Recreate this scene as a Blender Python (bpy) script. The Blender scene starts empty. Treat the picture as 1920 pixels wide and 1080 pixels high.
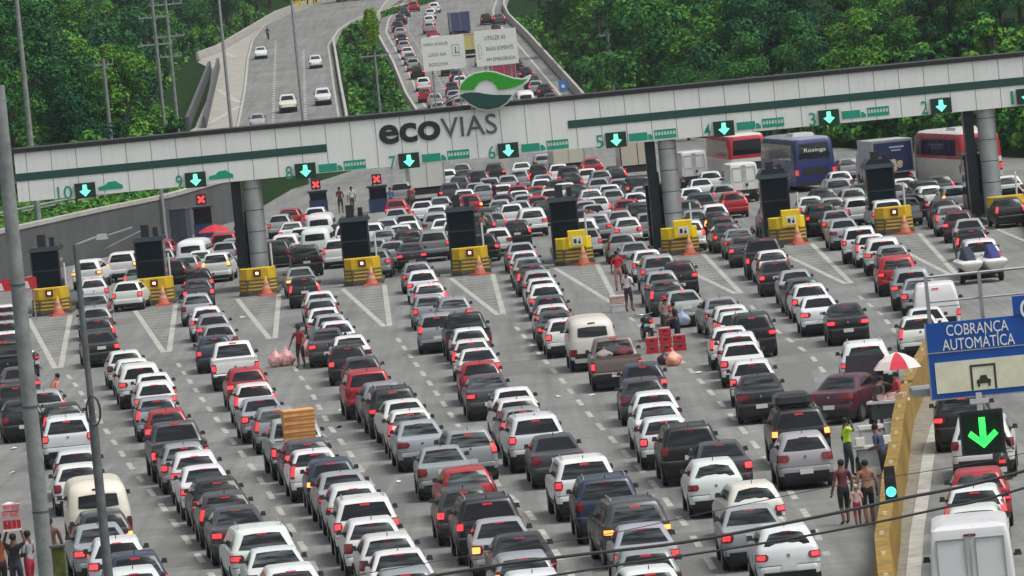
import bpy, math, random
from mathutils import Matrix, Vector
random.seed(7)
R = math.radians
scene = bpy.context.scene
col = scene.collection

# ------------------------------------------------------------------ camera
FPX, CAM_H, ROLL, PITCH = 11000.0, 14.3, R(5.5), math.atan(565 / 11000.0)
cam_d = bpy.data.cameras.new('camera')
cam_d.sensor_width = 36.0
cam_d.lens = FPX / 1920 * 36.0
cam_d.clip_start = 5.0
cam_d.clip_end = 4000.0
cam = bpy.data.objects.new('camera', cam_d)
col.objects.link(cam)
cam.matrix_world = Matrix.Translation((0, 0, CAM_H)) @ Matrix.Rotation(R(90) - PITCH, 4, 'X') @ Matrix.Rotation(-ROLL, 4, 'Z')
scene.camera = cam

# ------------------------------------------------------------------ light
SUN_EL, SUN_AZ = R(64), R(112)
world = bpy.data.worlds.new('World')
scene.world = world
world.use_nodes = True
wn = world.node_tree
wn.nodes.clear()
sky = wn.nodes.new('ShaderNodeTexSky')
sky.sky_type = 'NISHITA'
sky.sun_disc = False
sky.sun_elevation = SUN_EL
sky.sun_rotation = SUN_AZ
sky.air_density = 1.0
sky.dust_density = 4.0
hs = wn.nodes.new('ShaderNodeHueSaturation')
hs.inputs['Saturation'].default_value = 0.25
bg = wn.nodes.new('ShaderNodeBackground')
bg.inputs['Strength'].default_value = 0.12
wo = wn.nodes.new('ShaderNodeOutputWorld')
# broken overcast: brighter and greyer cloud patches over the sky
tc = wn.nodes.new('ShaderNodeTexCoord')
cl = wn.nodes.new('ShaderNodeTexNoise')
cl.inputs['Scale'].default_value = 2.6
cl.inputs['Detail'].default_value = 5
wn.links.new(tc.outputs['Generated'], cl.inputs['Vector'])
cr = wn.nodes.new('ShaderNodeMapRange')
cr.inputs[1].default_value = .35; cr.inputs[2].default_value = .65
cr.inputs[3].default_value = .55; cr.inputs[4].default_value = 1.5
wn.links.new(cl.outputs['Fac'], cr.inputs[0])
mx = wn.nodes.new('ShaderNodeMixRGB')
mx.blend_type = 'MULTIPLY'
mx.inputs['Fac'].default_value = 1.0
wn.links.new(sky.outputs[0], mx.inputs['Color1'])
wn.links.new(cr.outputs[0], mx.inputs['Color2'])
wn.links.new(mx.outputs[0], hs.inputs['Color'])
wn.links.new(hs.outputs[0], bg.inputs['Color'])
wn.links.new(bg.outputs[0], wo.inputs['Surface'])
sun_d = bpy.data.lights.new('sun', 'SUN')
sun_d.energy = 1.4
sun_d.angle = R(24)
sun_d.color = (1.0, 0.97, 0.92)
sun = bpy.data.objects.new('sun', sun_d)
col.objects.link(sun)
sun.rotation_euler = Vector((math.sin(SUN_AZ) * math.cos(SUN_EL), math.cos(SUN_AZ) * math.cos(SUN_EL), math.sin(SUN_EL))).to_track_quat('Z', 'Y').to_euler()
scene.view_settings.view_transform = 'Standard'
scene.view_settings.look = 'None'
scene.view_settings.exposure = 0.44
scene.view_settings.gamma = 1.0
scene.cycles.max_bounces = 5
scene.cycles.diffuse_bounces = 2
scene.cycles.glossy_bounces = 3

# ------------------------------------------------------------------ terrain profile, pixel -> place
def zr(Y):
    t = Y - 490
    return 0.0 if t < -30 else (.036 * (t + 30) ** 2 / 120 if t < 30 else .036 * t)

def ray(u, v):
    a, b = u - 960, v - 540
    c, s = math.cos(ROLL), math.sin(ROLL)
    a2, b2 = a * c - b * s, b * c + a * s
    return a2 / FPX, math.cos(PITCH) - b2 / FPX * math.sin(PITCH), -(math.sin(PITCH) + b2 / FPX * math.cos(PITCH))

def at(u, v, z=0.0):
    d = ray(u, v)
    k = d[2] / d[1]
    lo, hi = 40.0, 1500.0
    if k < 0:
        y = (z - CAM_H) / k
        if y < 455:
            return d[0] / d[1] * y, y
    y = 440.0
    while y < 1500 and CAM_H + k * y - zr(y) - z > 0:
        y += 4
    lo, hi = y - 4, y
    for _ in range(20):
        m = (lo + hi) / 2
        if CAM_H + k * m - zr(m) - z < 0: hi = m
        else: lo = m
    return d[0] / d[1] * lo, lo

def aty(u, v, Y):
    d = ray(u, v)
    return d[0] / d[1] * Y, CAM_H + d[2] / d[1] * Y

def lerp_tab(tab, x):
    if x <= tab[0][0]: return tab[0][1]
    for (a, va), (b, vb) in zip(tab, tab[1:]):
        if x <= b: return va + (vb - va) * (x - a) / (b - a)
    return tab[-1][1]

# ------------------------------------------------------------------ materials
MATS = {}
def mat(name, c, rough=.6, metal=0.0, noise=0.0, nscale=3.0, emit=0.0, coat=0.0, spec=.5, c2=None, bump=0.0, coords='Object'):
    if name in MATS: return MATS[name]
    m = bpy.data.materials.new(name)
    m.use_nodes = True
    nt = m.node_tree
    p = nt.nodes['Principled BSDF']
    p.inputs['Base Color'].default_value = (*c, 1)
    p.inputs['Roughness'].default_value = rough
    p.inputs['Metallic'].default_value = metal
    p.inputs['Specular IOR Level'].default_value = spec
    p.inputs['Coat Weight'].default_value = coat
    if emit:
        p.inputs['Emission Color'].default_value = (*c, 1)
        p.inputs['Emission Strength'].default_value = emit
    if noise or c2:
        tc = nt.nodes.new('ShaderNodeTexCoord')
        n = nt.nodes.new('ShaderNodeTexNoise')
        n.inputs['Scale'].default_value = nscale
        n.inputs['Detail'].default_value = 6
        n.inputs['Roughness'].default_value = .65
        nt.links.new(tc.outputs[coords], n.inputs['Vector'])
        r = nt.nodes.new('ShaderNodeValToRGB')
        r.color_ramp.elements[0].position = .3
        r.color_ramp.elements[1].position = .7
        lo = c2 if c2 else tuple(x * (1 - noise) for x in c)
        hi = c if c2 else tuple(min(1, x * (1 + noise)) for x in c)
        r.color_ramp.elements[0].color = (*lo, 1)
        r.color_ramp.elements[1].color = (*hi, 1)
        nt.links.new(n.outputs['Fac'], r.inputs['Fac'])
        nt.links.new(r.outputs['Color'], p.inputs['Base Color'])
        if bump:
            b = nt.nodes.new('ShaderNodeBump')
            b.inputs['Strength'].default_value = bump
            nt.links.new(n.outputs['Fac'], b.inputs['Height'])
            nt.links.new(b.outputs['Normal'], p.inputs['Normal'])
    MATS[name] = m
    return m

def objcol_mat(name, rough, metal=0.0, coat=0.0, emit=False, dirt=.0):
    m = bpy.data.materials.new(name)
    m.use_nodes = True
    nt = m.node_tree
    p = nt.nodes['Principled BSDF']
    oi = nt.nodes.new('ShaderNodeObjectInfo')
    p.inputs['Roughness'].default_value = rough
    p.inputs['Metallic'].default_value = metal
    p.inputs['Coat Weight'].default_value = coat
    p.inputs['Coat Roughness'].default_value = .08
    src = oi.outputs['Color']
    if dirt:
        tc = nt.nodes.new('ShaderNodeTexCoord')
        n = nt.nodes.new('ShaderNodeTexNoise')
        n.inputs['Scale'].default_value = 2.2
        n.inputs['Detail'].default_value = 5
        nt.links.new(tc.outputs['Object'], n.inputs['Vector'])
        mr = nt.nodes.new('ShaderNodeMapRange')
        mr.inputs[1].default_value = .4; mr.inputs[2].default_value = .75
        mr.inputs[3].default_value = 0.0; mr.inputs[4].default_value = dirt
        nt.links.new(n.outputs['Fac'], mr.inputs[0])
        mx = nt.nodes.new('ShaderNodeMixRGB')
        mx.inputs['Color2'].default_value = (.16, .14, .12, 1)
        nt.links.new(mr.outputs[0], mx.inputs['Fac'])
        nt.links.new(src, mx.inputs['Color1'])
        src = mx.outputs['Color']
        ra = nt.nodes.new('ShaderNodeMapRange')
        ra.inputs[1].default_value = .3; ra.inputs[2].default_value = .8
        ra.inputs[3].default_value = rough * .7; ra.inputs[4].default_value = rough * 1.6
        nt.links.new(n.outputs['Fac'], ra.inputs[0])
        nt.links.new(ra.outputs[0], p.inputs['Roughness'])
    nt.links.new(src, p.inputs['Base Color'])
    if emit:
        nt.links.new(oi.outputs['Color'], p.inputs['Emission Color'])
        mu = nt.nodes.new('ShaderNodeMath'); mu.operation = 'MULTIPLY'
        mu.inputs[1].default_value = 3.0
        nt.links.new(oi.outputs['Alpha'], mu.inputs[0])
        nt.links.new(mu.outputs[0], p.inputs['Emission Strength'])
    MATS[name] = m
    return m

PAINT = objcol_mat('vehicle_paint', .36, .08, .22, dirt=.07)
LAMP = objcol_mat('vehicle_lamp', .18, 0, .3, emit=True)
CLOTH = objcol_mat('cloth', .85)
def glass_mat():
    m = bpy.data.materials.new('dark_window_glass'); m.use_nodes = True
    nt = m.node_tree; N = nt.nodes.new; L = nt.links.new
    p = nt.nodes['Principled BSDF']; p.inputs['Roughness'].default_value = .08; p.inputs['Specular IOR Level'].default_value = .26
    oi = N('ShaderNodeObjectInfo'); tc = N('ShaderNodeTexCoord')
    mp = N('ShaderNodeMapping'); mp.inputs['Scale'].default_value = (.55, 1.0, 6.0); L(tc.outputs['Object'], mp.inputs['Vector'])
    ad = N('ShaderNodeVectorMath'); L(mp.outputs[0], ad.inputs[0])
    sc = N('ShaderNodeMath'); sc.operation = 'MULTIPLY'; sc.inputs[1].default_value = 37.0; L(oi.outputs['Random'], sc.inputs[0])
    L(sc.outputs[0], ad.inputs[1])
    n = N('ShaderNodeTexNoise'); n.inputs['Scale'].default_value = 1.7; n.inputs['Detail'].default_value = 3; L(ad.outputs[0], n.inputs['Vector'])
    # tone varies by pane, clear to tinted; pale streaks painted in imitate reflections
    r = N('ShaderNodeMapRange'); r.inputs[1].default_value = .42; r.inputs[2].default_value = .68; r.inputs[3].default_value = 0; r.inputs[4].default_value = 1; L(n.outputs['Fac'], r.inputs[0])
    pw = N('ShaderNodeMath'); pw.operation = 'POWER'; pw.inputs[1].default_value = 1.5; L(oi.outputs['Random'], pw.inputs[0])
    mu = N('ShaderNodeMath'); mu.operation = 'MULTIPLY'; L(r.outputs[0], mu.inputs[0]); L(pw.outputs[0], mu.inputs[1])
    mx = N('ShaderNodeMixRGB'); mx.inputs['Color1'].default_value = (.006, .008, .011, 1); mx.inputs['Color2'].default_value = (.12, .145, .145, 1)
    L(mu.outputs[0], mx.inputs['Fac']); L(mx.outputs['Color'], p.inputs['Base Color'])
    MATS['dark_window_glass'] = m
    return m
GLASS = glass_mat()
LAMP_D = mat('tail_glass_red', (.16, .006, .012), .15, coat=.3)
DARK = mat('black_plastic', (.016, .016, .018), .55, noise=.3)
TYRE = mat('tyre_rubber', (.012, .012, .013), .8)
RIM = mat('grey_rim', (.28, .28, .29), .35, .7)
PLATE = mat('plate_grey', (.62, .62, .6), .5, noise=.1, nscale=20)
CHROME = mat('chrome', (.5, .5, .5), .2, .9)
CONC = mat('concrete', (.36, .35, .32), .9, noise=.22, nscale=.8, bump=.2)
CONC_D = mat('dark_concrete', (.075, .08, .082), .9, noise=.25, nscale=.35, bump=.2)
STEEL = mat('galvanised_steel', (.33, .34, .34), .5, .4, noise=.15, nscale=4)
POLE = mat('weathered_pole_concrete', (.2, .215, .21), .85, noise=.28, nscale=3.5, bump=.3)
def streaked(name, c, dirty, rough):
    """painted metal with rain streaks running down it"""
    m = bpy.data.materials.new(name); m.use_nodes = True
    nt = m.node_tree; N = nt.nodes.new; L = nt.links.new
    p = nt.nodes['Principled BSDF']; p.inputs['Roughness'].default_value = rough
    tc = N('ShaderNodeTexCoord'); col_ = None
    rgb = N('ShaderNodeRGB'); rgb.outputs[0].default_value = (*c, 1); col_ = rgb.outputs[0]
    for sc, nsc, amt in (((2.2, 1, .12), 1.5, .2), ((.25, 1, .5), 1.0, .16)):
        mp = N('ShaderNodeMapping'); mp.inputs['Scale'].default_value = sc; L(tc.outputs['Object'], mp.inputs['Vector'])
        n = N('ShaderNodeTexNoise'); n.inputs['Scale'].default_value = nsc; n.inputs['Detail'].default_value = 6; n.inputs['Roughness'].default_value = .7; L(mp.outputs[0], n.inputs['Vector'])
        r = N('ShaderNodeMapRange'); r.inputs[1].default_value = .5; r.inputs[2].default_value = .78; r.inputs[3].default_value = 0; r.inputs[4].default_value = amt; L(n.outputs['Fac'], r.inputs[0])
        mx = N('ShaderNodeMixRGB'); mx.inputs['Color2'].default_value = (*dirty, 1); L(r.outputs[0], mx.inputs['Fac']); L(col_, mx.inputs['Color1']); col_ = mx.outputs['Color']
    L(col_, p.inputs['Base Color'])
    MATS[name] = m
    return m
WHITEP = streaked('white_panel', (.76, .775, .75), (.3, .3, .27), .45)
YEL = mat('island_yellow', (.62, .4, .012), .55, noise=.22, nscale=1.5)
YELB = mat('bright_yellow', (.85, .6, .012), .5, noise=.12, nscale=2)
YELD = mat('dirty_yellow', (.34, .205, .02), .75, c2=(.13, .08, .014), nscale=1.6)
BLACK = mat('black_paint', (.012, .012, .013), .5)
GREEN_D = mat('dark_green_stripe', (.008, .062, .05), .45, noise=.1)
GREEN = mat('sign_green', (.0, .3, .19), .5)
NAVY = mat('booth_dark_blue', (.008, .019, .028), .3, noise=.3, nscale=1.2)

# ------------------------------------------------------------------ mesh builder
class MB:
    def __init__(s):
        s.v, s.f, s.m = [], [], []
    def poly(s, pts, m=0):
        n = len(s.v)
        s.v += [tuple(p) for p in pts]
        s.f.append(tuple(range(n, n + len(pts)))); s.m.append(m)
        return s
    def box(s, x0, x1, y0, y1, z0, z1, m=0, xf=None, top=None):
        n = len(s.v)
        t = top or 0
        P = [(x0, y0, z0), (x1, y0, z0), (x1, y1, z0), (x0, y1, z0), (x0 + t, y0 + t, z1), (x1 - t, y0 + t, z1), (x1 - t, y1 - t, z1), (x0 + t, y1 - t, z1)]
        if xf: P = [tuple(xf @ Vector(p)) for p in P]
        s.v += P
        for q in ((0, 3, 2, 1), (4, 5, 6, 7), (0, 1, 5, 4), (1, 2, 6, 5), (2, 3, 7, 6), (3, 0, 4, 7)):
            s.f.append(tuple(n + i for i in q)); s.m.append(m)
        return s
    def tube(s, pts, r, n=8, m=0, caps=True):
        pts = [Vector(p) for p in pts]
        rs = r if isinstance(r, (list, tuple)) else [r] * len(pts)
        base = len(s.v)
        for i, p in enumerate(pts):
            d = (pts[min(i + 1, len(pts) - 1)] - pts[max(i - 1, 0)])
            d = d.normalized() if d.length > 1e-9 else Vector((0, 0, 1))
            a = d.orthogonal().normalized() if i == 0 else (a - d * a.dot(d)).normalized()
            b = d.cross(a)
            for k in range(n):
                t = 2 * math.pi * k / n
                s.v.append(tuple(p + (a * math.cos(t) + b * math.sin(t)) * rs[i]))
        for i in range(len(pts) - 1):
            for k in range(n):
                k2 = (k + 1) % n
                s.f.append((base + i * n + k, base + i * n + k2, base + (i + 1) * n + k2, base + (i + 1) * n + k)); s.m.append(m)
        if caps:
            s.f.append(tuple(base + k for k in range(n))[::-1]); s.m.append(m)
            e = base + (len(pts) - 1) * n
            s.f.append(tuple(e + k for k in range(n))); s.m.append(m)
        return s
    def lathe(s, prof, n=16, m=0, c=(0, 0, 0)):
        base = len(s.v)
        for r, z in prof:
            for k in range(n):
                t = 2 * math.pi * k / n
                s.v.append((c[0] + r * math.cos(t), c[1] + r * math.sin(t), c[2] + z))
        for i in range(len(prof) - 1):
            for k in range(n):
                k2 = (k + 1) % n
                s.f.append((base + i * n + k, base + i * n + k2, base + (i + 1) * n + k2, base + (i + 1) * n + k)); s.m.append(m)
        s.f.append(tuple(base + k for k in range(n))[::-1]); s.m.append(m)
        e = base + (len(prof) - 1) * n
        s.f.append(tuple(e + k for k in range(n))); s.m.append(m)
        return s
    def extr(s, poly, y0, y1, m=0):
        """polygon in x,z extruded from y0 (front, towards -y) to y1"""
        a = sum(poly[i][0] * poly[(i + 1) % len(poly)][1] - poly[(i + 1) % len(poly)][0] * poly[i][1] for i in range(len(poly)))
        if a < 0: poly = poly[::-1]
        n, k = len(s.v), len(poly)
        s.v += [(x, y0, z) for x, z in poly] + [(x, y1, z) for x, z in poly]
        s.f.append(tuple(range(n, n + k))); s.m.append(m)
        s.f.append(tuple(range(n + 2 * k - 1, n + k - 1, -1))); s.m.append(m)
        for i in range(k):
            j = (i + 1) % k
            s.f.append((n + j, n + i, n + k + i, n + k + j)); s.m.append(m)
        return s
    def add(s, o, xf=None):
        n = len(s.v)
        s.v += [tuple(xf @ Vector(p)) for p in o.v] if xf else o.v
        s.f += [tuple(n + i for i in f) for f in o.f]
        s.m += o.m
        return s
    def mesh(s, name, mats, smooth=None):
        me = bpy.data.meshes.new(name)
        me.from_pydata(s.v, [], s.f)
        for m in (mats if isinstance(mats, (list, tuple)) else [mats]): me.materials.append(m)
        me.polygons.foreach_set('material_index', s.m)
        if smooth is not None:
            me.polygons.foreach_set('use_smooth', [True] * len(s.f))
            me.set_sharp_from_angle(angle=R(smooth))
        me.update()
        return me
    def build(s, name, mats, parent=None, smooth=None, loc=None, rz=0):
        o = bpy.data.objects.new(name, s.mesh(name, mats, smooth))
        col.objects.link(o)
        if parent: o.parent = parent
        if loc: o.location = loc
        if rz: o.rotation_euler[2] = rz
        return o

def tag(o, label=None, cat=None, group=None, kind=None):
    if label: o['label'] = label
    if cat: o['category'] = cat
    if group: o['group'] = group
    if kind: o['kind'] = kind
    return o

def empty(name, loc=(0, 0, 0), rz=0, label=None, cat=None, group=None):
    o = bpy.data.objects.new(name, None)
    o.empty_display_size = .3
    col.objects.link(o)
    o.location = loc
    o.rotation_euler[2] = rz
    return tag(o, label, cat, group)

def put(name, me, parent=None, loc=None, color=None):
    o = bpy.data.objects.new(name, me)
    col.objects.link(o)
    if parent: o.parent = parent
    if loc: o.location = loc
    if color: o.color = color
    return o

def text_mesh(body, width, height, depth=.01, bold=0.0, x0=0.0, z0=0.0, y0=0.0, per_line=None):
    """lettering in the x,z plane facing -y, fitted to a width x height box whose lower left corner is x0,z0"""
    cu = bpy.data.curves.new('lettering', 'FONT')
    cu.body = body
    cu.align_x = 'CENTER'
    cu.offset = bold
    cu.resolution_u = 4
    o = bpy.data.objects.new('lettering', cu)
    col.objects.link(o)
    dg = bpy.context.evaluated_depsgraph_get()
    me = bpy.data.meshes.new_from_object(o.evaluated_get(dg))
    bpy.data.objects.remove(o)
    xs = [v.co.x for v in me.vertices]; ys = [v.co.y for v in me.vertices]
    ax, bx, ay, by = min(xs), max(xs), min(ys), max(ys)
    mb = MB()
    V = [(x0 + (v.co.x - ax) / (bx - ax) * width, y0, z0 + (v.co.y - ay) / (by - ay) * height) for v in me.vertices]
    F = [tuple(p.vertices) for p in me.polygons]
    n = len(V)
    mb.v = V + [(x, y + depth, z) for x, y, z in V]
    mb.f = list(F)
    edges = {}
    for f in F:
        for i in range(len(f)):
            e = (f[i], f[(i + 1) % len(f)])
            if (e[1], e[0]) in edges: del edges[(e[1], e[0])]
            else: edges[e] = 1
    for a, b in edges:
        mb.f.append((b, a, a + n, b + n))
    mb.m = [0] * len(mb.f)
    bpy.data.meshes.remove(me)
    return mb

# ------------------------------------------------------------------ ground, roads
def asphalt(name, base, slab=6.0):
    m = bpy.data.materials.new(name); m.use_nodes = True
    nt = m.node_tree; N = nt.nodes.new; L = nt.links.new
    p = nt.nodes['Principled BSDF']; p.inputs['Roughness'].default_value = .85
    tc = N('ShaderNodeTexCoord')
    def noise(scale, detail, sc=(1, 1, 1)):
        mp = N('ShaderNodeMapping'); mp.inputs['Scale'].default_value = sc
        L(tc.outputs['Object'], mp.inputs['Vector'])
        n = N('ShaderNodeTexNoise'); n.inputs['Scale'].default_value = scale; n.inputs['Detail'].default_value = detail
        n.inputs['Roughness'].default_value = .65
        L(mp.outputs[0], n.inputs['Vector']); return n.outputs['Fac']
    def mulr(a, lo, hi, col):
        r = N('ShaderNodeMapRange'); r.inputs[1].default_value = .3; r.inputs[2].default_value = .7
        r.inputs[3].default_value = lo; r.inputs[4].default_value = hi
        L(a, r.inputs[0])
        mx = N('ShaderNodeMixRGB'); mx.blend_type = 'MULTIPLY'; mx.inputs['Fac'].default_value = 1
        L(col, mx.inputs['Color1']); L(r.outputs[0], mx.inputs['Color2']); return mx.outputs['Color']
    rgb = N('ShaderNodeRGB'); rgb.outputs[0].default_value = (*base, 1)
    c = mulr(noise(.12, 4), .84, 1.14, rgb.outputs[0])
    c = mulr(noise(1.1, 6), .88, 1.12, c)
    c = mulr(noise(.7, 5, (2.4, .05, 1)), .7, 1.16, c)
    c = mulr(noise(.32, 2, (1, .3, 1)), .86, 1.08, c)
    c = mulr(noise(.55, 3, (.12, 3.0, 1)), .9, 1.09, c)
    c = mulr(noise(14, 3), .9, 1.1, c)
    # slab joints across the road
    sx = N('ShaderNodeSeparateXYZ'); L(tc.outputs['Object'], sx.inputs[0])
    md = N('ShaderNodeMath'); md.operation = 'MODULO'; md.inputs[1].default_value = slab; L(sx.outputs['Y'], md.inputs[0])
    lt = N('ShaderNodeMath'); lt.operation = 'LESS_THAN'; lt.inputs[1].default_value = .13; L(md.outputs[0], lt.inputs[0])
    ml = N('ShaderNodeMath'); ml.operation = 'MULTIPLY'; ml.inputs[1].default_value = .32; L(lt.outputs[0], ml.inputs[0])
    mx = N('ShaderNodeMixRGB'); mx.inputs['Color2'].default_value = (.07, .07, .065, 1)
    L(ml.outputs[0], mx.inputs['Fac']); L(c, mx.inputs['Color1'])
    L(mx.outputs['Color'], p.inputs['Base Color'])
    bp = N('ShaderNodeBump'); bp.inputs['Strength'].default_value = .12
    L(noise(9, 4), bp.inputs['Height']); L(bp.outputs[0], p.inputs['Normal'])
    return m

ASPH = asphalt('worn_pavement', (.19, .193, .182))
ASPH2 = asphalt('far_pavement', (.18, .18, .172), 9.0)
MARK = mat('road_paint', (.37, .36, .32), .7, noise=.35, nscale=1.3)
SHOULD = mat('pale_shoulder', (.3, .29, .25), .9, noise=.2, nscale=.5)
SOIL = mat('hillside_soil', (.008, .022, .007), .95, c2=(.018, .042, .01), nscale=.25, bump=.4, spec=.03)
GRASS = mat('bank_grass', (.03, .09, .012), .95, spec=.05, c2=(.085, .16, .022), nscale=1.2)

RL = [(540, -6.3), (557, -7.0), (591, -8.4), (660, -10.5), (717, -12.6), (762, -14.2), (800, -14.4), (844, -13.7), (871, -12.4), (930, -8)]
RR = [(540, 8.6), (558, 8.2), (593, 7.3), (653, 5.7), (702, 4.4), (760, 2.6), (796, 2.2), (834, 2.9), (871, 5.0), (930, 10)]
LL = [(530, -24.4), (588, -25.8), (646, -27.4), (724, -29.9), (779, -31.3), (821, -31.4), (853, -29.3), (880, -26.2), (930, -18.)]
LR = [(530, -13.6), (570, -14.7), (626, -16.4), (702, -18.6), (739, -19.7), (765, -19.5), (788, -18.4), (807, -16.2), (835, -11.), (930, 2)]
WALL = [(280, -38.5), (340, -29.5), (364, -24.9), (379, -21.5), (407, -18.3), (425, -17.0)]

RL2 = [(462, -16.5), (500, -10.5)] + RL
RR2 = [(462, 22), (500, 14)] + RR
L0 = [(480, -33.5), (588, -35.3), (700, -38), (731, -38.5), (750, -36.2), (800, -34), (850, -31.8), (905, -26)]
def sm(t):
    t = max(0, min(1, t)); return t * t * (3 - 2 * t)
def bank(X, Y):
    wl = lerp_tab(WALL, Y)
    return 2.75 + max(0, wl - X - 1) * .16 + max(0, wl - X - 9) * .3
def terr(X, Y):
    z = zr(Y)
    if Y < 270: return -.15
    wl = lerp_tab(WALL, Y)
    h = -.15
    if Y < 480:
        if X < wl - 4.5 and Y < 440: h = bank(X, Y) - .1
        rb = lerp_tab([(270, 60), (340, 46), (372, 36), (415, 28.6), (480, 19.5)], Y)
        if X > rb: h = max(h, (X - rb) * .35 - .15)
    if Y >= 440:
        k = sm((Y - 440) / 50)
        l0 = lerp_tab(L0, Y); r0 = lerp_tab(RR2, Y) + 2.0
        a = 0
        if X < l0: a = (l0 - X) * .42 * k
        if X > r0 and Y >= 480: a = (X - r0) * .3 * k
        gl, gr = lerp_tab(LR, Y) + 2.2, lerp_tab(RL, Y) - 1.0
        if Y > 520 and gl < X < gr:
            t = (X - gl) / max(.1, gr - gl); a = -2.6 * math.sin(math.pi * t)
        if Y > 905: a = max(a, (Y - 905) * .35)
        h = max(h, -.15 + a) if a >= 0 else -.15 + max(a, -3)
    return z + h

mb = MB()
xs = [-260, -140, -90] + [-66 + i * 2.2 for i in range(61)] + [76, 84, 110, 170, 280]
ys = [20, 60, 120, 200, 269] + [272 + i * 8 for i in range(96)] + [1060, 1140, 1300]
for y in ys:
    for x in xs: mb.v.append((x, y, terr(x, y)))
nx = len(xs)
for j in range(len(ys) - 1):
    for i in range(nx - 1):
        a = j * nx + i
        mb.f.append((a, a + 1, a + nx + 1, a + nx)); mb.m.append(0)
tag(mb.build('terrain', SOIL, smooth=60), kind='structure')

# unseen wooded slope added behind the viewpoint to darken reflections and sky light
mb = MB()
for j in range(8):
    for i in range(41):
        x = -500 + i * 25
        mb.v.append((x, 18 - j * 40, (0, 1, 6, 18, 34, 50, 64, 72)[j] * (.75 + .3 * math.sin(i * .55) * math.cos(i * .23 + j)) - .15))
for j in range(7):
    for i in range(40):
        a = j * 41 + i; mb.f.append((a, a + 41, a + 42, a + 1)); mb.m.append(0)
tag(mb.build('added_hills', mat('added_hill_forest', (.012, .035, .012), .95, c2=(.03, .07, .02), nscale=.15, spec=.03), smooth=60), kind='structure')

# toll plaza: one paved sheet
mb = MB()
mb.poly([(-70, 30, 0), (70, 30, 0), (70, 300, 0), (35, 372, 0), (28, 415, 0), (21, 462, 0), (-16.5, 462, 0), (-18.2, 407, 0), (-21.4, 379, 0), (-29.4, 340, 0), (-38.4, 280, 0), (-70, 279, 0)])
tag(mb.build('plaza_road', ASPH), kind='structure')

def strip(tabL, tabR, y0, y1, off, dl=0, dr=0, step=8):
    m = MB(); y = y0; rows = 0
    n = int((y1 - y0) / step)
    for i in range(n + 1):
        y = y0 + (y1 - y0) * i / n
        m.v += [(lerp_tab(tabL, y) + dl, y, zr(y) + off), (lerp_tab(tabR, y) + dr, y, zr(y) + off)]
        if i:
            k = 2 * i
            m.f.append((k - 2, k - 1, k + 1, k)); m.m.append(0)
    return m
tag(strip(RL2, RR2, 462, 925, .0).build('climbing_road', ASPH2), kind='structure')
tag(strip(LL, LR, 500, 925, .0).build('descending_road', ASPH2), kind='structure')
SH = [(500, -36), (580, -29.7), (640, -31.), (704, -33.3), (731, -36.5), (750, -34.2), (800, -32.), (850, -29.8)]
tag(strip(SH, LL, 500, 850, .0, 0, -.02).build('paved_shoulder', SHOULD), kind='structure')

# painted markings
DASH = [
 [(-18.7, 242.9), (-17.7, 234.3), (-14.8, 207.4), (-12.7, 188.1), (-11, 173.6), (-8.8, 153.9), (-6.0, 128)],
 [(-14.2, 244.2), (-12.3, 223.1), (-9.7, 195), (-8.4, 181.1), (-5.9, 152), (-4.2, 128)],
 [(-9.6, 246), (-8.9, 232.7), (-7.9, 219), (-6.6, 198.6), (-5.7, 187), (-3.1, 151), (-1.7, 128)],
 [(-5.1, 248.2), (-3.5, 218.7), (-2.4, 197.3), (-.9, 168.1), (-.1, 158.7), (1.4, 128)],
 [(-.1, 248.9), (1.4, 212.5), (2.2, 191.2), (2.8, 178.3), (3.4, 165.1), (3.9, 150.3), (4.4, 128)],
 [(4.8, 245.3), (6.0, 212.8), (6.5, 190.4), (6.9, 165), (7.0, 150), (6.9, 140)],
 [(9.9, 246), (9.9, 232.9), (10.5, 210.9), (10.4, 196)],
 [(14.4, 246.2), (14.4, 230.8), (13.9, 208)]]
mk = MB()
def dashes(pts, ln, per, w, zf, ph=0.0):
    pts = [Vector((p[0], p[1], 0)) for p in pts]
    tot = sum((b - a).length for a, b in zip(pts, pts[1:]))
    def P(d):
        for a, b in zip(pts, pts[1:]):
            l = (b - a).length
            if d <= l: return a + (b - a) * (d / l), (b - a).normalized()
            d -= l
        return pts[-1], (pts[-1] - pts[-2]).normalized()
    d = ph
    while d < tot:
        a, t = P(d); b, t2 = P(min(tot, d + ln))
        s, s2 = Vector((t.y, -t.x, 0)) * w / 2, Vector((t2.y, -t2.x, 0)) * w / 2
        mk.poly([(q.x, q.y, zf(q.y)) for q in (a + s, a - s, b - s2, b + s2)][::-1] if False else [(q.x, q.y, zf(q.y)) for q in (a - s, a + s, b + s2, b - s2)])
        d += per
for i, l in enumerate(DASH): dashes(l, 2.9, 5.8, .17, lambda y: .004, .6 * i % 3)
ISL = [-23.2, -17.9, -12.7, -7.4, -1.95, 3.3, 8.65, 14.1, 19.5, 25.2]
APEX = [(-19.5, 248.5), (-15.1, 252.6), (-10.6, 255.1), (-5.6, 256.1), (-.6, 256.6), (4.4, 258), (9.8, 255.4), (14.6, 254.7), (19.1, 253.8), (24.6, 253)]
for x, (ax, ay) in zip(ISL, APEX):
    y0 = 293.5
    for sgn in (-1, 1):
        p0, p1 = (x + sgn * 1.05, y0), (ax + sgn * .12, ay)
        mk.poly([(p1[0] - .12, p1[1], .004), (p1[0] + .12, p1[1], .004), (p0[0] + .12, p0[1], .004), (p0[0] - .12, p0[1], .004)])
    k = 1
    while True:
        y = y0 - k * 2.5
        t = (y - ay) / (y0 - ay)
        if t < .12: break
        cx, hw = ax + (x - ax) * t, (.12 + .93 * t) - .18
        mk.poly([(cx - hw, y, .008), (cx + hw, y, .008), (cx + hw, y + .24, .008), (cx - hw, y + .24, .008)])
        k += 1
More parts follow.
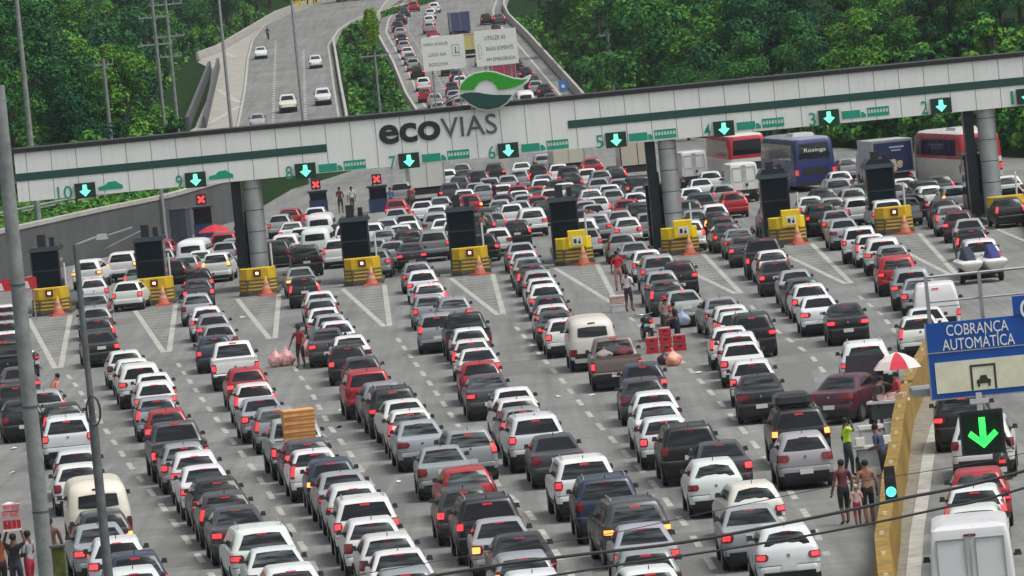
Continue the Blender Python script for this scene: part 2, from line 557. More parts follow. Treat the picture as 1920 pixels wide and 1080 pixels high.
# edge stripe of the right hand lane
ED = [(13.2, 183.3), (12.2, 174.5), (11.3, 165.6), (10.3, 154.3), (9.3, 143.2), (8.5, 133.5), (7.9, 122)]
for (xa, ya), (xb, yb) in zip(ED, ED[1:]):
    mk.poly([(xb - .17, yb, .004), (xb + .17, yb, .004), (xa + .17, ya, .004), (xa - .17, ya, .004)])
# far roads
zf = lambda y: zr(y) + .02
for u0, v0, u1, v1 in ((512, 232, 517, 75), (573, 232, 569, 92)):
    a, b = at(u0, v0), at(u1, v1); dashes([a, b], 2.4, 5.2, .28, zf)
for tab, d in ((LL, .1), (LR, -.55), (RL, 1.0), (RR, -1.3)):
    for i in range(54):
        ya, yb = 545 + i * 6.6, 545 + i * 6.6 + 6.6
        mk.poly([(lerp_tab(tab, ya) + d, ya, zf(ya)), (lerp_tab(tab, ya) + d + .24, ya, zf(ya)), (lerp_tab(tab, yb) + d + .24, yb, zf(yb)), (lerp_tab(tab, yb) + d, yb, zf(yb))])
for off in (3.9, 7.3, 10.6):
    pts = [(lerp_tab(RL, y) + off, y) for y in range(560, 860, 20)]
    dashes(pts, 2.4, 6, .22, zf)
def chev(u0, v0, u1, v1, w=.35):
    a, b = Vector((*at(u0, v0), 0)), Vector((*at(u1, v1), 0)); t = (b - a).normalized(); s = Vector((t.y, -t.x, 0)) * w
    mk.poly([(q.x, q.y, zr(q.y) + .024) for q in (a - s, a + s, b + s, b - s)])
chev(408, 168, 447, 192); chev(447, 200, 392, 233); chev(440, 108, 420, 98)
tag(mk.build('road_markings', MARK), kind='structure')
# dirt strip between the yellow wall and the lane edge
BAR = [(13.9, 199), (13.5, 195.4), (12.6, 187.7), (11.5, 177.5), (10.7, 168.2), (9.9, 158.2), (9.1, 149.2), (8.5, 141.3), (7.9, 134.1), (7.2, 122)]
mb = MB()
for (xa, ya), (xb, yb) in zip(BAR, BAR[1:]):
    ea, eb = lerp_tab(sorted((y, x) for x, y in ED), ya) - .2, lerp_tab(sorted((y, x) for x, y in ED), yb) - .2
    if ya > 184: ea, eb = xa + .9, xb + .9
    mb.poly([(xb + .1, yb, .008), (max(eb, xb + .2), yb, .008), (max(ea, xa + .2), ya, .008), (xa + .1, ya, .008)])
tag(mb.build('gravel_verge', mat('verge_dirt', (.13, .115, .085), .95, c2=(.28, .26, .21), nscale=2.2, bump=.5)), kind='structure')

pm = MB()
for i in range(22):
    y = random.uniform(132, 285); x = random.uniform(-.085, .06) * y + random.uniform(-2, 2); w, l = random.uniform(.5, 1.5), random.uniform(2, 9)
    pm.poly([(x - w - .06 * l, y - l, .002), (x + w - .06 * l, y - l, .002), (x + w + .06 * l * .2, y + l, .002), (x - w + .06 * l * .2, y + l, .002)])
tag(pm.build('road_patches', mat('patched_asphalt', (.12, .12, .115), .9, c2=(.165, .165, .155), nscale=2.5, bump=.2)), kind='structure')
litter_m = mat('litter_paper', (.66, .65, .6), .8)
for i, (u, v) in enumerate(((14, 946), (24, 888), (26, 842), (1112, 742), (455, 596), (640, 770), (1045, 745), (1310, 700), (590, 930), (345, 900), (1180, 650), (745, 905))):
    x, y = at(u, v); m = MB(); n = 7; s = random.uniform(.1, .2)
    m.v = [(0, 0, .07)] + [(s * random.uniform(.6, 1.3) * math.cos(a * 6.283 / n), s * random.uniform(.6, 1.6) * math.sin(a * 6.283 / n), random.uniform(.0, .05)) for a in range(n)]
    m.f = [(0, 1 + a, 1 + (a + 1) % n) for a in range(n)]; m.m = [0] * n
    tag(m.build('paper_scrap', litter_m, loc=(x, y, .008)), 'crumpled pale scrap of paper lying on the road between queues', 'litter', 'scraps of litter on the road')

def wall_along(name, pts, h, th, m, zfun=None, cap=None, parent=None, base=-.1):
    """a low wall following ground points (x, y); butt jointed at the corners by shared mitre vertices"""
    zfun = zfun or (lambda y: 0)
    P = [Vector((p[0], p[1])) for p in pts]
    mb = MB(); rows = []
    for i, p in enumerate(P):
        t = (P[min(i + 1, len(P) - 1)] - P[max(i - 1, 0)]).normalized()
        s = Vector((t.y, -t.x)) * th / 2
        z = zfun(p.y)
        q = .62
        rows.append(len(mb.v))
        mb.v += [(p.x - s.x, p.y - s.y, z + base), (p.x - s.x * q, p.y - s.y * q, z + h), (p.x + s.x * q, p.y + s.y * q, z + h), (p.x + s.x, p.y + s.y, z + base)]
    for a, b in zip(rows, rows[1:]):
        for k in range(3):
            mb.f.append((a + k, a + k + 1, b + k + 1, b + k)); mb.m.append(0)
    mb.f.append((rows[0], rows[0] + 3, rows[0] + 2, rows[0] + 1)); mb.m.append(0)
    mb.f.append((rows[-1], rows[-1] + 1, rows[-1] + 2, rows[-1] + 3)); mb.m.append(0)
    return mb.build(name, m, parent)

yb = empty('barrier_wall', (8, 134, 0), 0, 'long curved yellow concrete barrier wall beside the vendors\' cart and the right hand lane', 'barrier')
yb.location = (0, 0, 0)
wall_along('wall', BAR, .95, .55, YELD, parent=yb)
m2 = MB()
for i in range(16):
    y = 125 + i * 4.6; x = lerp_tab(sorted((q, p) for p, q in BAR), y)
    m2.box(x - .05, x + .05, y - .04, y + .04, .952, 1.03)
m2.build('reflector', mat('pale_reflector', (.7, .66, .45), .4), yb)
rb = wall_along('barrier_wall', [(26.4, 298.5), (25.0, 277), (24.0, 258)], 1.0, .5, mat('wall_yellow', (.42, .31, .05), .7, noise=.3, nscale=1.5))
tag(rb, 'straight yellow concrete barrier wall running from the last island on the right', 'barrier')

# parapets of the far roads
for nm, tab, d, y0, y1, h, lab in (
    ('parapet', RL, -.35, 545, 925, 1.0, 'long concrete parapet along the left edge of the jammed climbing road'),
    ('parapet', RR, .35, 545, 925, 1.0, 'concrete parapet along the right edge of the jammed climbing road, below the forest'),
    ('parapet', LR, .3, 535, 925, .9, 'concrete parapet on the inner side of the empty road curving down from the left'),
    ('parapet', [(p[0], p[1] - .4) for p in SH[3:]] + [(880, -26.8), (925, -19)], 0, 735, 925, .95, 'parapet below dark forest on the outer side of the empty curving road')):
    pts = [(lerp_tab(tab, y) + d, y) for y in [y0 + (y1 - y0) * i / 48 for i in range(49)]]
    tag(wall_along(nm, pts, h, .4, CONC, zr), lab, 'parapet')
for (a, b), lab in ((((352, 240), (394, 132)), 'dark concrete ramp wall left of the paved shoulder, nearest to the trees'), (((384, 240), (410, 126)), 'dark stained concrete ramp wall right beside the paved shoulder')):
    pa, pb = at(*a), at(*b)
    tag(wall_along('ramp_wall', [pa, pb], 1.1, .5, CONC_D, zr, base=-1.5), lab, 'wall')

# retaining wall on the left with its guard rail
rw = empty('retaining_wall', (0, 0, 0), 0, 'long dark grey retaining wall below the grass bank on the left', 'wall')
m = MB(); cp = MB()
W = [(-38.5, 281), (-34, 310), (-29.5, 340), (-24.9, 364), (-21.4, 379), (-18.3, 407)]
for (xa, ya), (xb, yb2) in zip(W, W[1:]):
    m.poly([(xa, ya, -.1), (xb, yb2, -.1), (xb, yb2, 2.78), (xa, ya, 2.78)])
    m.poly([(xb - .5, yb2, -.1), (xa - .5, ya, -.1), (xa - .5, ya, 2.78), (xb - .5, yb2, 2.78)])
    cp.poly([(xa + .06, ya, 2.78), (xb + .06, yb2, 2.78), (xb + .06, yb2, 3.02), (xa + .06, ya, 3.02)])
    cp.poly([(xa + .06, ya, 3.02), (xb + .06, yb2, 3.02), (xb - .6, yb2, 3.02), (xa - .6, ya, 3.02)])
m.build('wall', CONC_D, rw); cp.build('coping', CONC, rw)
gr = empty('guard_rail', (0, 0, 0), 0, 'steel guard rail on posts along the grass bank above the retaining wall', 'guard rail')
G = [(x - 2.6, y) for x, y in W]
m = MB()
for (xa, ya), (xb, yb2) in zip(G, G[1:]):
    za, zb = bank(xa, ya), bank(xb, yb2)
    for dz in (.5, .68):
        m.tube([(xa, ya, za + dz), (xb, yb2, zb + dz)], .07, 6)
m.build('rail', STEEL, gr)
for (xa, ya), (xb, yb2) in zip(G[1:], G[2:]):
    n = int(math.hypot(xb - xa, yb2 - ya) / 4)
    for i in range(n):
        t = i / n; x, y = xa + (xb - xa) * t, ya + (yb2 - ya) * t
        MB().box(x - .06, x + .06, y + .08, y + .2, bank(x, y) - .3, bank(x, y) + .78).build('post', STEEL, gr)
mb = MB()
for j in range(24):
    for i in range(9):
        y0 = 284 + j * 6; 
        mb.v.append((lerp_tab(WALL, y0) - .6 - i * 1.1, y0, bank(lerp_tab(WALL, y0) - .6 - i * 1.1, y0)))
for j in range(23):
    for i in range(8):
        a = j * 9 + i; mb.f.append((a, a + 1, a + 10, a + 9)[::-1]); mb.m.append(0)
tag(mb.build('bank_grass', GRASS, smooth=60), 'bright green grass on the bank above the retaining wall', 'grass', kind='stuff')

# ------------------------------------------------------------------ the toll gantry
GY = 300.0
gt = empty('toll_gantry', (0, GY, 0), 0, 'long white toll gantry beam with green stripes spanning all the lanes', 'toll gantry')
def G_(mb, name, m, smooth=None):
    o = mb.build(name, m, gt, smooth); o.location = (0, -GY, 0); return o
XL, XR, ZB, ZT = -24.7, 33.0, 5.68, 8.18
G_(MB().box(XL, XR, GY, GY + 3.2, ZB, ZT), 'beam', WHITEP)
G_(MB().box(XL - .1, XR, GY - .1, GY + 3.3, ZT + .003, ZT + .22), 'roof_edge', BLACK)
mb = MB()
x = XL + .6
while x < XR:
    mb.box(x - .017, x + .017, GY - .006, GY + .02, ZB + .01, ZT - .01); x += 1.28
G_(mb, 'panel_seams', mat('seam_grey', (.22, .22, .21), .7))
xl, _ = aty(20, 330, GY); xr, _ = aty(613, 283, GY); x5, _ = aty(1065, 236, GY)
G_(MB().box(xl, xr, GY - .03, GY + .03, 6.74, 7.14), 'green_stripe', GREEN_D)
G_(MB().box(x5, XR - .1, GY - .03, GY + .03, 6.74, 7.14), 'green_stripe', GREEN_D)
# lettering
def letters(body, ua, va, ub, vb, Y, name, m, bold, parent, off, depth=.04):
    xa, za = aty(ua, va, Y); xb, zb = aty(ub, vb, Y)
    o = text_mesh(body, xb - xa, abs(zb - za), depth, bold, xa, min(za, zb), Y - off).build(name, m, parent)
    o.location = -Vector(parent.location) if parent else (0, 0, 0)
    return o
xa, _ = aty(711, 255, GY); xb, _ = aty(826, 245, GY); xc, _ = aty(931, 235, GY)
zb = ZB + 1.14
o = text_mesh('eco', xb - xa, 1.0, .05, .028, xa, zb, GY - .05).build('lettering', BLACK, gt); o.location = (0, -GY, 0)
o = text_mesh('VIAS', xc - xb - .02, 1.03, .05, .004, xb + .04, zb + .03, GY - .05).build('lettering', mat('letter_grey', (.1, .105, .1), .5), gt); o.location = (0, -GY, 0)
# leaf emblem standing on the beam
def zpoly(pts, Y):
    return [aty(690 + a / 6.0, 120 + b / 6.0, Y) for a, b in pts]
em = empty('leaf_emblem', (-.45, GY, ZT), 0, 'green leaf shaped emblem with white outline standing on top of the gantry', 'emblem')
EMW = mat('emblem_white', (.72, .74, .72), .4); EMG = mat('emblem_green', (.02, .3, .012), .4); EMD = mat('emblem_dark', (.003, .055, .047), .5)
def E_(pts, y0, y1, name, m):
    o = MB().extr(zpoly(pts, GY - .4), y0 - .52, y1 - .52).build(name, m, em); o.location = -Vector(em.location)
back = [(1018, 300), (1040, 225), (1100, 152), (1195, 96), (1330, 72), (1432, 83), (1535, 118), (1645, 152), (1740, 160), (1800, 130), (1832, 112), (1840, 130), (1800, 205), (1740, 250), (1655, 300), (1636, 350), (1575, 440), (1480, 502), (1350, 528), (1230, 510), (1130, 455), (1060, 385), (1015, 360), (945, 396), (850, 468), (832, 455), (930, 370), (1005, 330)]
E_(back, GY + .1, GY + .25, 'outline', EMW)
E_([(1032, 292), (1050, 230), (1110, 162), (1200, 108), (1330, 85), (1430, 96), (1530, 131), (1640, 166), (1740, 175), (1792, 165), (1740, 218), (1660, 256), (1560, 280), (1465, 288), (1440, 238), (1400, 198), (1340, 180), (1290, 185), (1240, 213), (1207, 265), (1193, 290)], GY + .04, GY + .098, 'upper_leaf', EMG)
E_([(1028, 348), (1090, 326), (1160, 318), (1240, 320), (1310, 334), (1420, 347), (1622, 345), (1560, 432), (1470, 488), (1350, 512), (1240, 495), (1140, 440)], GY + .04, GY + .098, 'lower_leaf', EMD)
E_([(1012, 346), (1005, 358), (940, 386), (850, 458), (842, 447), (930, 378)], GY + .04, GY + .098, 'stem', BLACK)
for s in (-1, 1): MB().box(s * .7 - .06, s * .7 + .06, -.265, -.11, -.05, .6).box(s * .7 - .06, s * .7 + .06, -.107, .3, .24, .34).build('bracket', STEEL, em)

# lane numbers, arrow lights and pictograms
LIGHTS = {10: (160, 357), 9: (367, 337), 8: (573, 320), 7: (767, 301), 6: (953, 282), 5: (1155, 262), 4: (1357, 241), 3: (1554, 220), 2: (1764, 198), 1: (1925, 180)}
ARR = mat('arrow_light', (.16, 1.0, .56), .4, emit=.85)
def car_pict(x, z, w, h):
    P = [(0, .1), (0, .45), (.12, .55), (.28, .62), (.42, .95), (.72, 1), (.9, .62), (1, .5), (1, .1)]
    return [(x + a * w, z + b * h) for a, b in P]
for n, (u, v) in LIGHTS.items():
    cx, cz = aty(u, v, GY)
    b = MB().box(cx - .53, cx + .53, GY - .22, GY - .002, cz - .39, cz + .39).build('lane_light', GREEN_D if n > 20 else mat('light_housing', (.004, .03, .02), .4), gt); b.location = (0, -GY, 0)
    a = MB().extr([(cx, cz - .31), (cx + .29, cz - .02), (cx + .12, cz + .03), (cx + .1, cz + .3), (cx - .1, cz + .3), (cx - .12, cz + .03), (cx - .29, cz - .02)], GY - .25, GY - .223).build('arrow', ARR, b)
    w = .75 if n == 10 else (.34 if n != 1 else .14)
    o = text_mesh(str(n), w, .68, .02, .004, cx - .68 - w, cz - .36, GY - .024).build('lane_number', GREEN, gt); o.location = (0, -GY, 0)
    if n in (9, 10):
        m = MB().extr(car_pict(cx + .68, cz - .12, 1.25, .46), GY - .024, GY - .002)
        pic = m.build('car_pictogram', GREEN, gt); pic.location = (0, -GY, 0)
    elif n >= 3:
        m = MB().box(cx + .68, cx + 1.62, GY - .024, GY - .002, cz - .16, cz + .24).extr([(cx + 1.66, cz - .16), (cx + 1.66, cz + .12), (cx + 1.78, cz + .12), (cx + 1.9, cz - .02), (cx + 1.9, cz - .16)], GY - .024, GY - .002)
        pic = m.build('truck_pictogram', GREEN, gt); pic.location = (0, -GY, 0)
        m = MB().box(cx + 1.98, cx + 3.1, GY - .024, GY - .002, cz - .16, cz + .02).box(cx + 1.98, cx + 3.1, GY - .024, GY - .002, cz + .2, cz + .3)
        for k in range(8): m.box(cx + 1.98 + k * .154, cx + 2.02 + k * .154, GY - .024, GY - .002, cz + .02, cz + .2)
        pic = m.build('bus_pictogram', GREEN, gt); pic.location = (0, -GY, 0)
# columns
SILV = mat('column_silver', (.36, .38, .38), .45, .3, noise=.18, nscale=1.6)
for k, (cx, lab) in enumerate(((-12.75, ''), (8.6, ''), (25.0, ''))):
    c = MB().tube([(cx, GY + .6, 0), (cx, GY + .6, ZB - .003)], .47, 24).build('column', SILV, gt, 40); c.location = (0, -GY, 0)
    m = MB()
    for z in (1.9, 3.0, 4.1, 5.2): m.tube([(cx, GY + .6, z), (cx, GY + .6, z + .035)], .476, 24)
    s = m.build('joint_ring', DARK, c, 40)
    c = MB().box(cx - 1.12, cx - .62, GY + 1.0, GY + 2.0, 0, ZB - .003).build('column', NAVY, gt); c.location = (0, -GY, 0)

# ------------------------------------------------------------------ toll islands, booths, cones
BOOTHG = mat('booth_glass', (.006, .013, .019), .15, spec=.1)
CHEV = mat('chevron_orange', (.55, .36, .1), .6)
RED_L = mat('lamp_surround', (.09, .02, .012), .5)
AMB = mat('island_lamp', (1, .75, .45), .4, emit=1.6)
ISLC = mat('island_olive', (.16, .125, .02), .7, noise=.3, nscale=2)
def octo(mb, hx, y0, y1, z0, z1, ch, m=0):
    P = [(-hx + ch, y0), (hx - ch, y0), (hx, y0 + ch * 1.3), (hx, y1), (-hx, y1), (-hx, y0 + ch * 1.3)]
    n = len(mb.v); k = len(P)
    mb.v += [(x, y, z0) for x, y in P] + [(x, y, z1) for x, y in P]
    mb.f.append(tuple(range(n, n + k))[::-1]); mb.m.append(m)
    mb.f.append(tuple(range(n + k, n + 2 * k))); mb.m.append(m)
    for i in range(k):
        j = (i + 1) % k
        mb.f.append((n + i, n + j, n + k + j, n + k + i)); mb.m.append(m)
LANE_OF = ['lanes 11 and 10', 'lanes 10 and 9', 'lanes 9 and 8', 'lanes 8 and 7', 'lanes 7 and 6', 'lanes 6 and 5', 'lanes 5 and 4', 'lanes 4 and 3', 'lanes 3 and 2', 'lanes 2 and 1']
conem = MB().lathe([(.33, .07), (.3, .08), (.2, .36)], 16, 0).lathe([(.2, .36), (.17, .5)], 16, 1).lathe([(.17, .5), (.13, .64)], 16, 0).lathe([(.13, .64), (.1, .76)], 16, 1).lathe([(.1, .76), (.05, .98)], 16, 2)
CONES = conem.mesh('cone', [mat('cone_orange', (.5, .13, .07), .7, noise=.2, nscale=6), mat('cone_band', (.5, .33, .25), .7), mat('cone_top', (.75, .4, .03), .5)], 50)
CBASE = MB().box(-.43, .43, -.43, .43, 0, .085, top=.03).mesh('cone_base', mat('cone_base_red', (.42, .06, .03), .6))
for i, x in enumerate(ISL):
    bright = i in (5, 6, 7)
    t = empty('toll_island', (x, 294.6, 0), 0, 'raised toll island with a %s yellow crash block between %s' % ('two tiered bright' if bright else 'lamp fitted', LANE_OF[i]), 'toll island', 'toll islands in front of the booths')
    m = MB(); octo(m, 1.0, .15, 21, 0, .18, .5); m.build('kerb', CONC_D, t)
    m = MB(); octo(m, .95, 0.2, 1.7, .183, .82, .42)
    m.build('crash_base', ISLC, t)
    m = MB()
    for k in range(3):
        m.box(-.5 + .04 * k, .5 - .04 * k, .183, .197, .28 + k * .18, .36 + k * .18)
        for sg in (-1, 1):
            xf = Matrix.Translation((sg * .745, .46, 0)) @ Matrix.Rotation(sg * R(52.5), 4, 'Z')
            m.box(-.26, .26, -.014, .0, .28 + k * .18, .36 + k * .18, xf=xf)
    m.build('chevron_stripes', CHEV, t)
    m = MB(); octo(m, .9, .24, 1.65, .823, 1.36, .36); m.build('crash_block', YELB if bright else YEL, t)
    if bright:
        m = MB(); m.box(-.25, .65, .02, 1.2, .9, 1.72)
        b = m.build('upper_box', YELB, t)
        q = MB().box(-.05, .45, .0, .018, 1.0, 1.42).build('white_panel', mat('panel_white', (.75, .75, .7), .5), b)
        MB().box(.02, .16, -.018, -.002, 1.1, 1.32).box(.24, .36, -.018, -.002, 1.08, 1.22).box(.3, .33, -.03, -.02, 1.25, 1.35).build('emblem', BLACK, b)
    else:
        b = MB().box(-.19, .19, .19, .238, .95, 1.3).build('lamp_housing', RED_L, t)
        MB().box(-.07, .07, .16, .188, 1.06, 1.19).build('lamp', AMB, b)
    cn = empty('traffic_cone', (x + .42, 294.2, 0), random.uniform(0, 1), 'orange and white traffic cone standing before the island between %s' % LANE_OF[i], 'traffic cone', 'cones before the toll islands')
    put('cone', CONES, cn); put('base', CBASE, cn)
    # booth
    bx = x - .32
    t = empty('toll_booth', (bx if i not in (2, 6, 9) else bx - .25, 298.3 if i not in (2, 6, 9) else 303.4, .18), 0, 'dark blue glazed toll booth on the island between %s' % LANE_OF[i], 'toll booth', 'toll booths under the gantry')
    h = 3.15 if i not in (7, 8) else 3.3
    MB().box(-.72, .72, 0, 3.0, 0, 1.05).build('base_panel', NAVY, t)
    MB().box(-.69, .69, .03, 2.97, 1.053, h - .22).build('glazing', BOOTHG, t)
    m = MB()
    for sx in (-.69, .69):
        m.box(sx - .04, sx + .04, -.012, .07, 1.056, h - .223)
    m.box(-.7, .7, -.016, .05, 1.9, 1.97)
    m.build('window_frame', DARK, t)
    m = MB(); m.box(-.8, .8, -.08, 3.1, h - .22, h, top=.1)
    if i in (7, 8): m.add(MB().extr([(-.7, h), (.7, h), (.5, h + .25), (-.5, h + .25)], .1, 2.8))
    m.build('roof', NAVY, t)
    MB().box(-.35, .05, .5, 1.1, h + .26 if i in (7, 8) else h, h + .62).box(.25, .5, .7, 1.0, h + .26 if i in (7, 8) else h, h + .45).build('roof_unit', DARK, t)
    MB().box(.25, .62, -.03, -.003, .35, .72).build('notice', mat('notice_blue', (.02, .07, .3), .4), t)
    tag(MB().tube([(x + .72, 297.0, .18), (x + .72, 297.0, 2.5)], .05, 8).build('signal_post', mat('post_white', (.6, .62, .62), .4), smooth=40), 'thin pale post standing right of the booth between %s' % LANE_OF[i], 'post', 'posts beside the toll booths')

# ------------------------------------------------------------------ vehicles
# a car body is a stack of rounded outlines: (z, rear y, front y, half width, rear corner radius, front corner radius, rear bulge)
def hatch():
    return [(.2, .14, 3.72, .74, .16, .2, 0), (.3, .03, 3.84, .81, .16, .25, .02), (.5, .0, 3.88, .835, .17, .3, .03), (.6, .02, 3.87, .84, .17, .32, .03),
            (.63, .055, 3.85, .84, .15, .32, .03), (.76, .05, 3.8, .84, .14, .32, .03), (.86, .065, 3.5, .83, .14, .3, .03), (.95, .085, 2.95, .815, .13, .2, .03), (.99, .1, 2.75, .8, .12, .12, .03),
            (1.02, .115, 2.68, .785, .12, .12, .03), (1.2, .24, 2.33, .7, .12, .12, .04), (1.36, .36, 1.98, .62, .12, .12, .05), (1.42, .42, 1.8, .58, .12, .12, .05), (1.445, .5, 1.7, .53, .12, .12, .05), (1.465, .68, 1.5, .4, .12, .12, .02)]
def sedan():
    return [(.2, .14, 4.17, .75, .16, .2, 0), (.3, .03, 4.29, .82, .16, .25, .02), (.5, .0, 4.33, .845, .17, .3, .03), (.6, .02, 4.32, .85, .17, .32, .03),
            (.63, .05, 4.3, .85, .15, .32, .03), (.76, .045, 4.24, .85, .14, .32, .03), (.9, .06, 3.75, .84, .14, .28, .03), (.97, .09, 3.4, .82, .13, .2, .03), (.995, .16, 3.2, .795, .12, .16, .02),
            (1.01, .7, 3.12, .78, .12, .12, .0), (1.03, .78, 3.08, .77, .12, .12, .0), (1.2, 1.06, 2.72, .685, .12, .12, .03), (1.34, 1.3, 2.42, .61, .12, .12, .05), (1.39, 1.42, 2.25, .57, .12, .12, .05), (1.41, 1.52, 2.12, .52, .12, .12, .05), (1.43, 1.66, 2.0, .4, .1, .1, .02)]
def suv():
    return [(.26, .14, 4.05, .78, .14, .2, 0), (.38, .03, 4.2, .85, .16, .25, .02), (.6, .0, 4.24, .875, .17, .28, .03), (.7, .02, 4.23, .88, .16, .3, .03),
            (.73, .06, 4.21, .88, .14, .3, .03), (.9, .05, 4.17, .88, .13, .3, .03), (1.03, .06, 3.85, .87, .13, .3, .03), (1.1, .07, 3.35, .86, .12, .2, .03),
            (1.13, .09, 3.15, .835, .12, .14, .03), (1.3, .16, 2.85, .775, .12, .12, .04), (1.52, .28, 2.45, .7, .12, .12, .05), (1.6, .33, 2.25, .67, .12, .12, .05), (1.635, .38, 2.1, .62, .12, .12, .05), (1.66, .55, 1.9, .5, .12, .12, .02)]
def mini():
    return [(.2, .14, 4.1, .76, .16, .2, 0), (.3, .03, 4.22, .83, .16, .25, .02), (.5, .0, 4.26, .85, .18, .3, .04), (.6, .02, 4.25, .855, .18, .32, .04),
            (.63, .05, 4.23, .855, .17, .32, .04), (.8, .05, 4.15, .855, .17, .32, .04), (.95, .07, 3.7, .845, .17, .3, .04), (1.03, .09, 3.25, .83, .16, .2, .04),
            (1.06, .11, 3.15, .81, .15, .14, .04), (1.25, .2, 2.8, .74, .15, .12, .05), (1.45, .32, 2.38, .66, .15, .12, .06), (1.53, .38, 2.2, .62, .15, .12, .06), (1.56, .46, 2.05, .57, .14, .12, .05), (1.58, .65, 1.85, .43, .12, .12, .02)]
def pick_low():
    return [(.3, .14, 4.95, .78, .1, .2, 0), (.42, .03, 5.06, .86, .1, .25, .01), (.62, .0, 5.1, .88, .1, .28, .01), (.66, .05, 5.08, .885, .09, .3, .01), (.9, .05, 5.02, .885, .09, .3, .01), (1.06, .06, 4.5, .875, .09, .25, .01), (1.1, .07, 4.0, .86, .09, .2, .01), (1.115, .1, 3.85, .84, .09, .2, .01)]
def pick_cab():
    return [(1.117, 1.72, 3.9, .835, .12, .14, .0), (1.14, 1.74, 3.8, .825, .12, .14, .0), (1.4, 1.86, 3.3, .745, .12, .12, .02), (1.62, 1.98, 2.92, .675, .12, .12, .03), (1.7, 2.04, 2.72, .64, .12, .12, .03), (1.735, 2.12, 2.58, .58, .12, .12, .03), (1.755, 2.25, 2.42, .44, .1, .1, .01)]
def kombi():
    return [(.3, .1, 4.15, .76, .2, .3, .03), (.42, .02, 4.28, .84, .22, .35, .05), (.7, .0, 4.32, .86, .24, .4, .06), (1.1, .01, 4.3, .865, .26, .42, .07), (1.18, .03, 4.26, .85, .26, .42, .07), (1.35, .06, 4.18, .83, .27, .42, .07), (1.62, .12, 3.98, .79, .28, .4, .07), (1.76, .2, 3.8, .75, .3, .4, .07), (1.86, .33, 3.6, .67, .32, .38, .06), (1.92, .55, 3.3, .53, .3, .3, .03), (1.95, .85, 2.9, .33, .2, .2, .0)]
def cargo():
    return [(.3, .1, 4.7, .8, .1, .2, 0), (.42, .02, 4.85, .87, .08, .25, .0), (.8, .0, 4.88, .89, .08, .3, .0), (1.1, .01, 4.5, .89, .08, .28, .0), (1.3, .02, 4.15, .885, .08, .2, .0), (1.8, .04, 3.65, .86, .08, .2, .0), (2.2, .06, 3.25, .83, .08, .2, .0), (2.32, .09, 3.05, .8, .09, .2, .0), (2.38, .2, 2.9, .7, .1, .2, .0), (2.4, .4, 2.7, .5, .1, .1, .0)]
def smallvan():
    return [(.22, .1, 3.95, .76, .1, .2, 0), (.34, .02, 4.1, .83, .1, .25, .0), (.6, .0, 4.14, .85, .1, .3, .0), (.95, .01, 3.85, .85, .1, .28, .0), (1.05, .02, 3.3, .84, .1, .2, .0), (1.4, .06, 2.8, .79, .1, .2, .0), (1.65, .12, 2.45, .74, .12, .2, .0), (1.76, .17, 2.25, .69, .12, .2, .0), (1.81, .25, 2.1, .6, .12, .2, .0), (1.83, .45, 1.9, .42, .1, .1, .0)]

def S_at(sl, z):
    if z <= sl[0][0]: return sl[0][1:]
    for a, b in zip(sl, sl[1:]):
        if z <= b[0]:
            t = (z - a[0]) / (b[0] - a[0]); return tuple(p + (q - p) * t for p, q in zip(a[1:], b[1:]))
    return sl[-1][1:]

def loft(mb, sl, m=0, cap=True):
    NR, NC, NS, NF = 7, 4, 7, 5
    rows = []
    for z, yr, yf, hw, rr, rf, bl in sl:
        P = []
        hx = hw - rr
        for i in range(NR):
            x = hx * (-1, -.95, -.5, 0, .5, .95, 1)[i]
            P.append((x, yr - bl * (1 - (x / hw) ** 2)))
        e = bl * (1 - (hx / hw) ** 2)
        for i in range(1, NC + 1):
            t = R(90) * i / NC
            P.append((hx + rr * math.sin(t), yr - e * math.cos(t) + rr * (1 - math.cos(t))))
        for i in range(1, NS):
            P.append((hw, yr + rr + (yf - rf - yr - rr) * i / NS))
        hx = hw - rf
        for i in range(0, NC + 1):
            t = R(90) * i / NC
            P.append((hx + rf * math.cos(t), yf - rf + rf * math.sin(t)))
        for i in range(1, NF):
            P.append((hx - 2 * hx * i / NF, yf + .04 * math.sin(math.pi * i / NF)))
        k = len(P)
        half = [p for p in P]
        # left side mirrors the right one
        left = [(-x, y) for x, y in P[NR:NR + NC + NS - 1 + NC + 1]][::-1]
        P = P + left
        rows.append(len(mb.v)); mb.v += [(x, y, z) for x, y in P]; n = len(P)
    for a, b in zip(rows, rows[1:]):
        for i in range(n):
            j = (i + 1) % n
            mb.f.append((a + i, a + j, b + j, b + i)); mb.m.append(m)
    mb.f.append(tuple(rows[0] + i for i in range(n))[::-1]); mb.m.append(m)
    if cap: mb.f.append(tuple(rows[-1] + i for i in range(n))); mb.m.append(m)
    return mb

def rear_patch(mb, sl, z0, z1, f0, f1, off=.012, side='r', nz=4, nx=8, top=None, m=0, fz=None):
    """glass or trim following the rear (r) or front (f) of the body between two heights"""
    b0 = len(mb.v)
    for j in range(nz + 1):
        z = z0 + (z1 - z0) * j / nz
        yr, yf, hw, rr, rf, bl = S_at(sl, z)
        f = f0 + (f1 - f0) * j / nz
        for i in range(nx + 1):
            t = -1 + 2 * i / nx
            x = t * f * hw
            zz = z
            if fz: zz = z + fz(t, j / nz)
            if side == 'r': y = yr - bl * (1 - (x / hw) ** 2) - off
            else: y = yf + off + .04
            mb.v.append((x, y, zz))
    for j in range(nz):
        for i in range(nx):
            a = b0 + j * (nx + 1) + i
            q = (a, a + 1, a + nx + 2, a + nx + 1)
            mb.f.append(q if side == 'r' else q[::-1]); mb.m.append(m)
    return mb

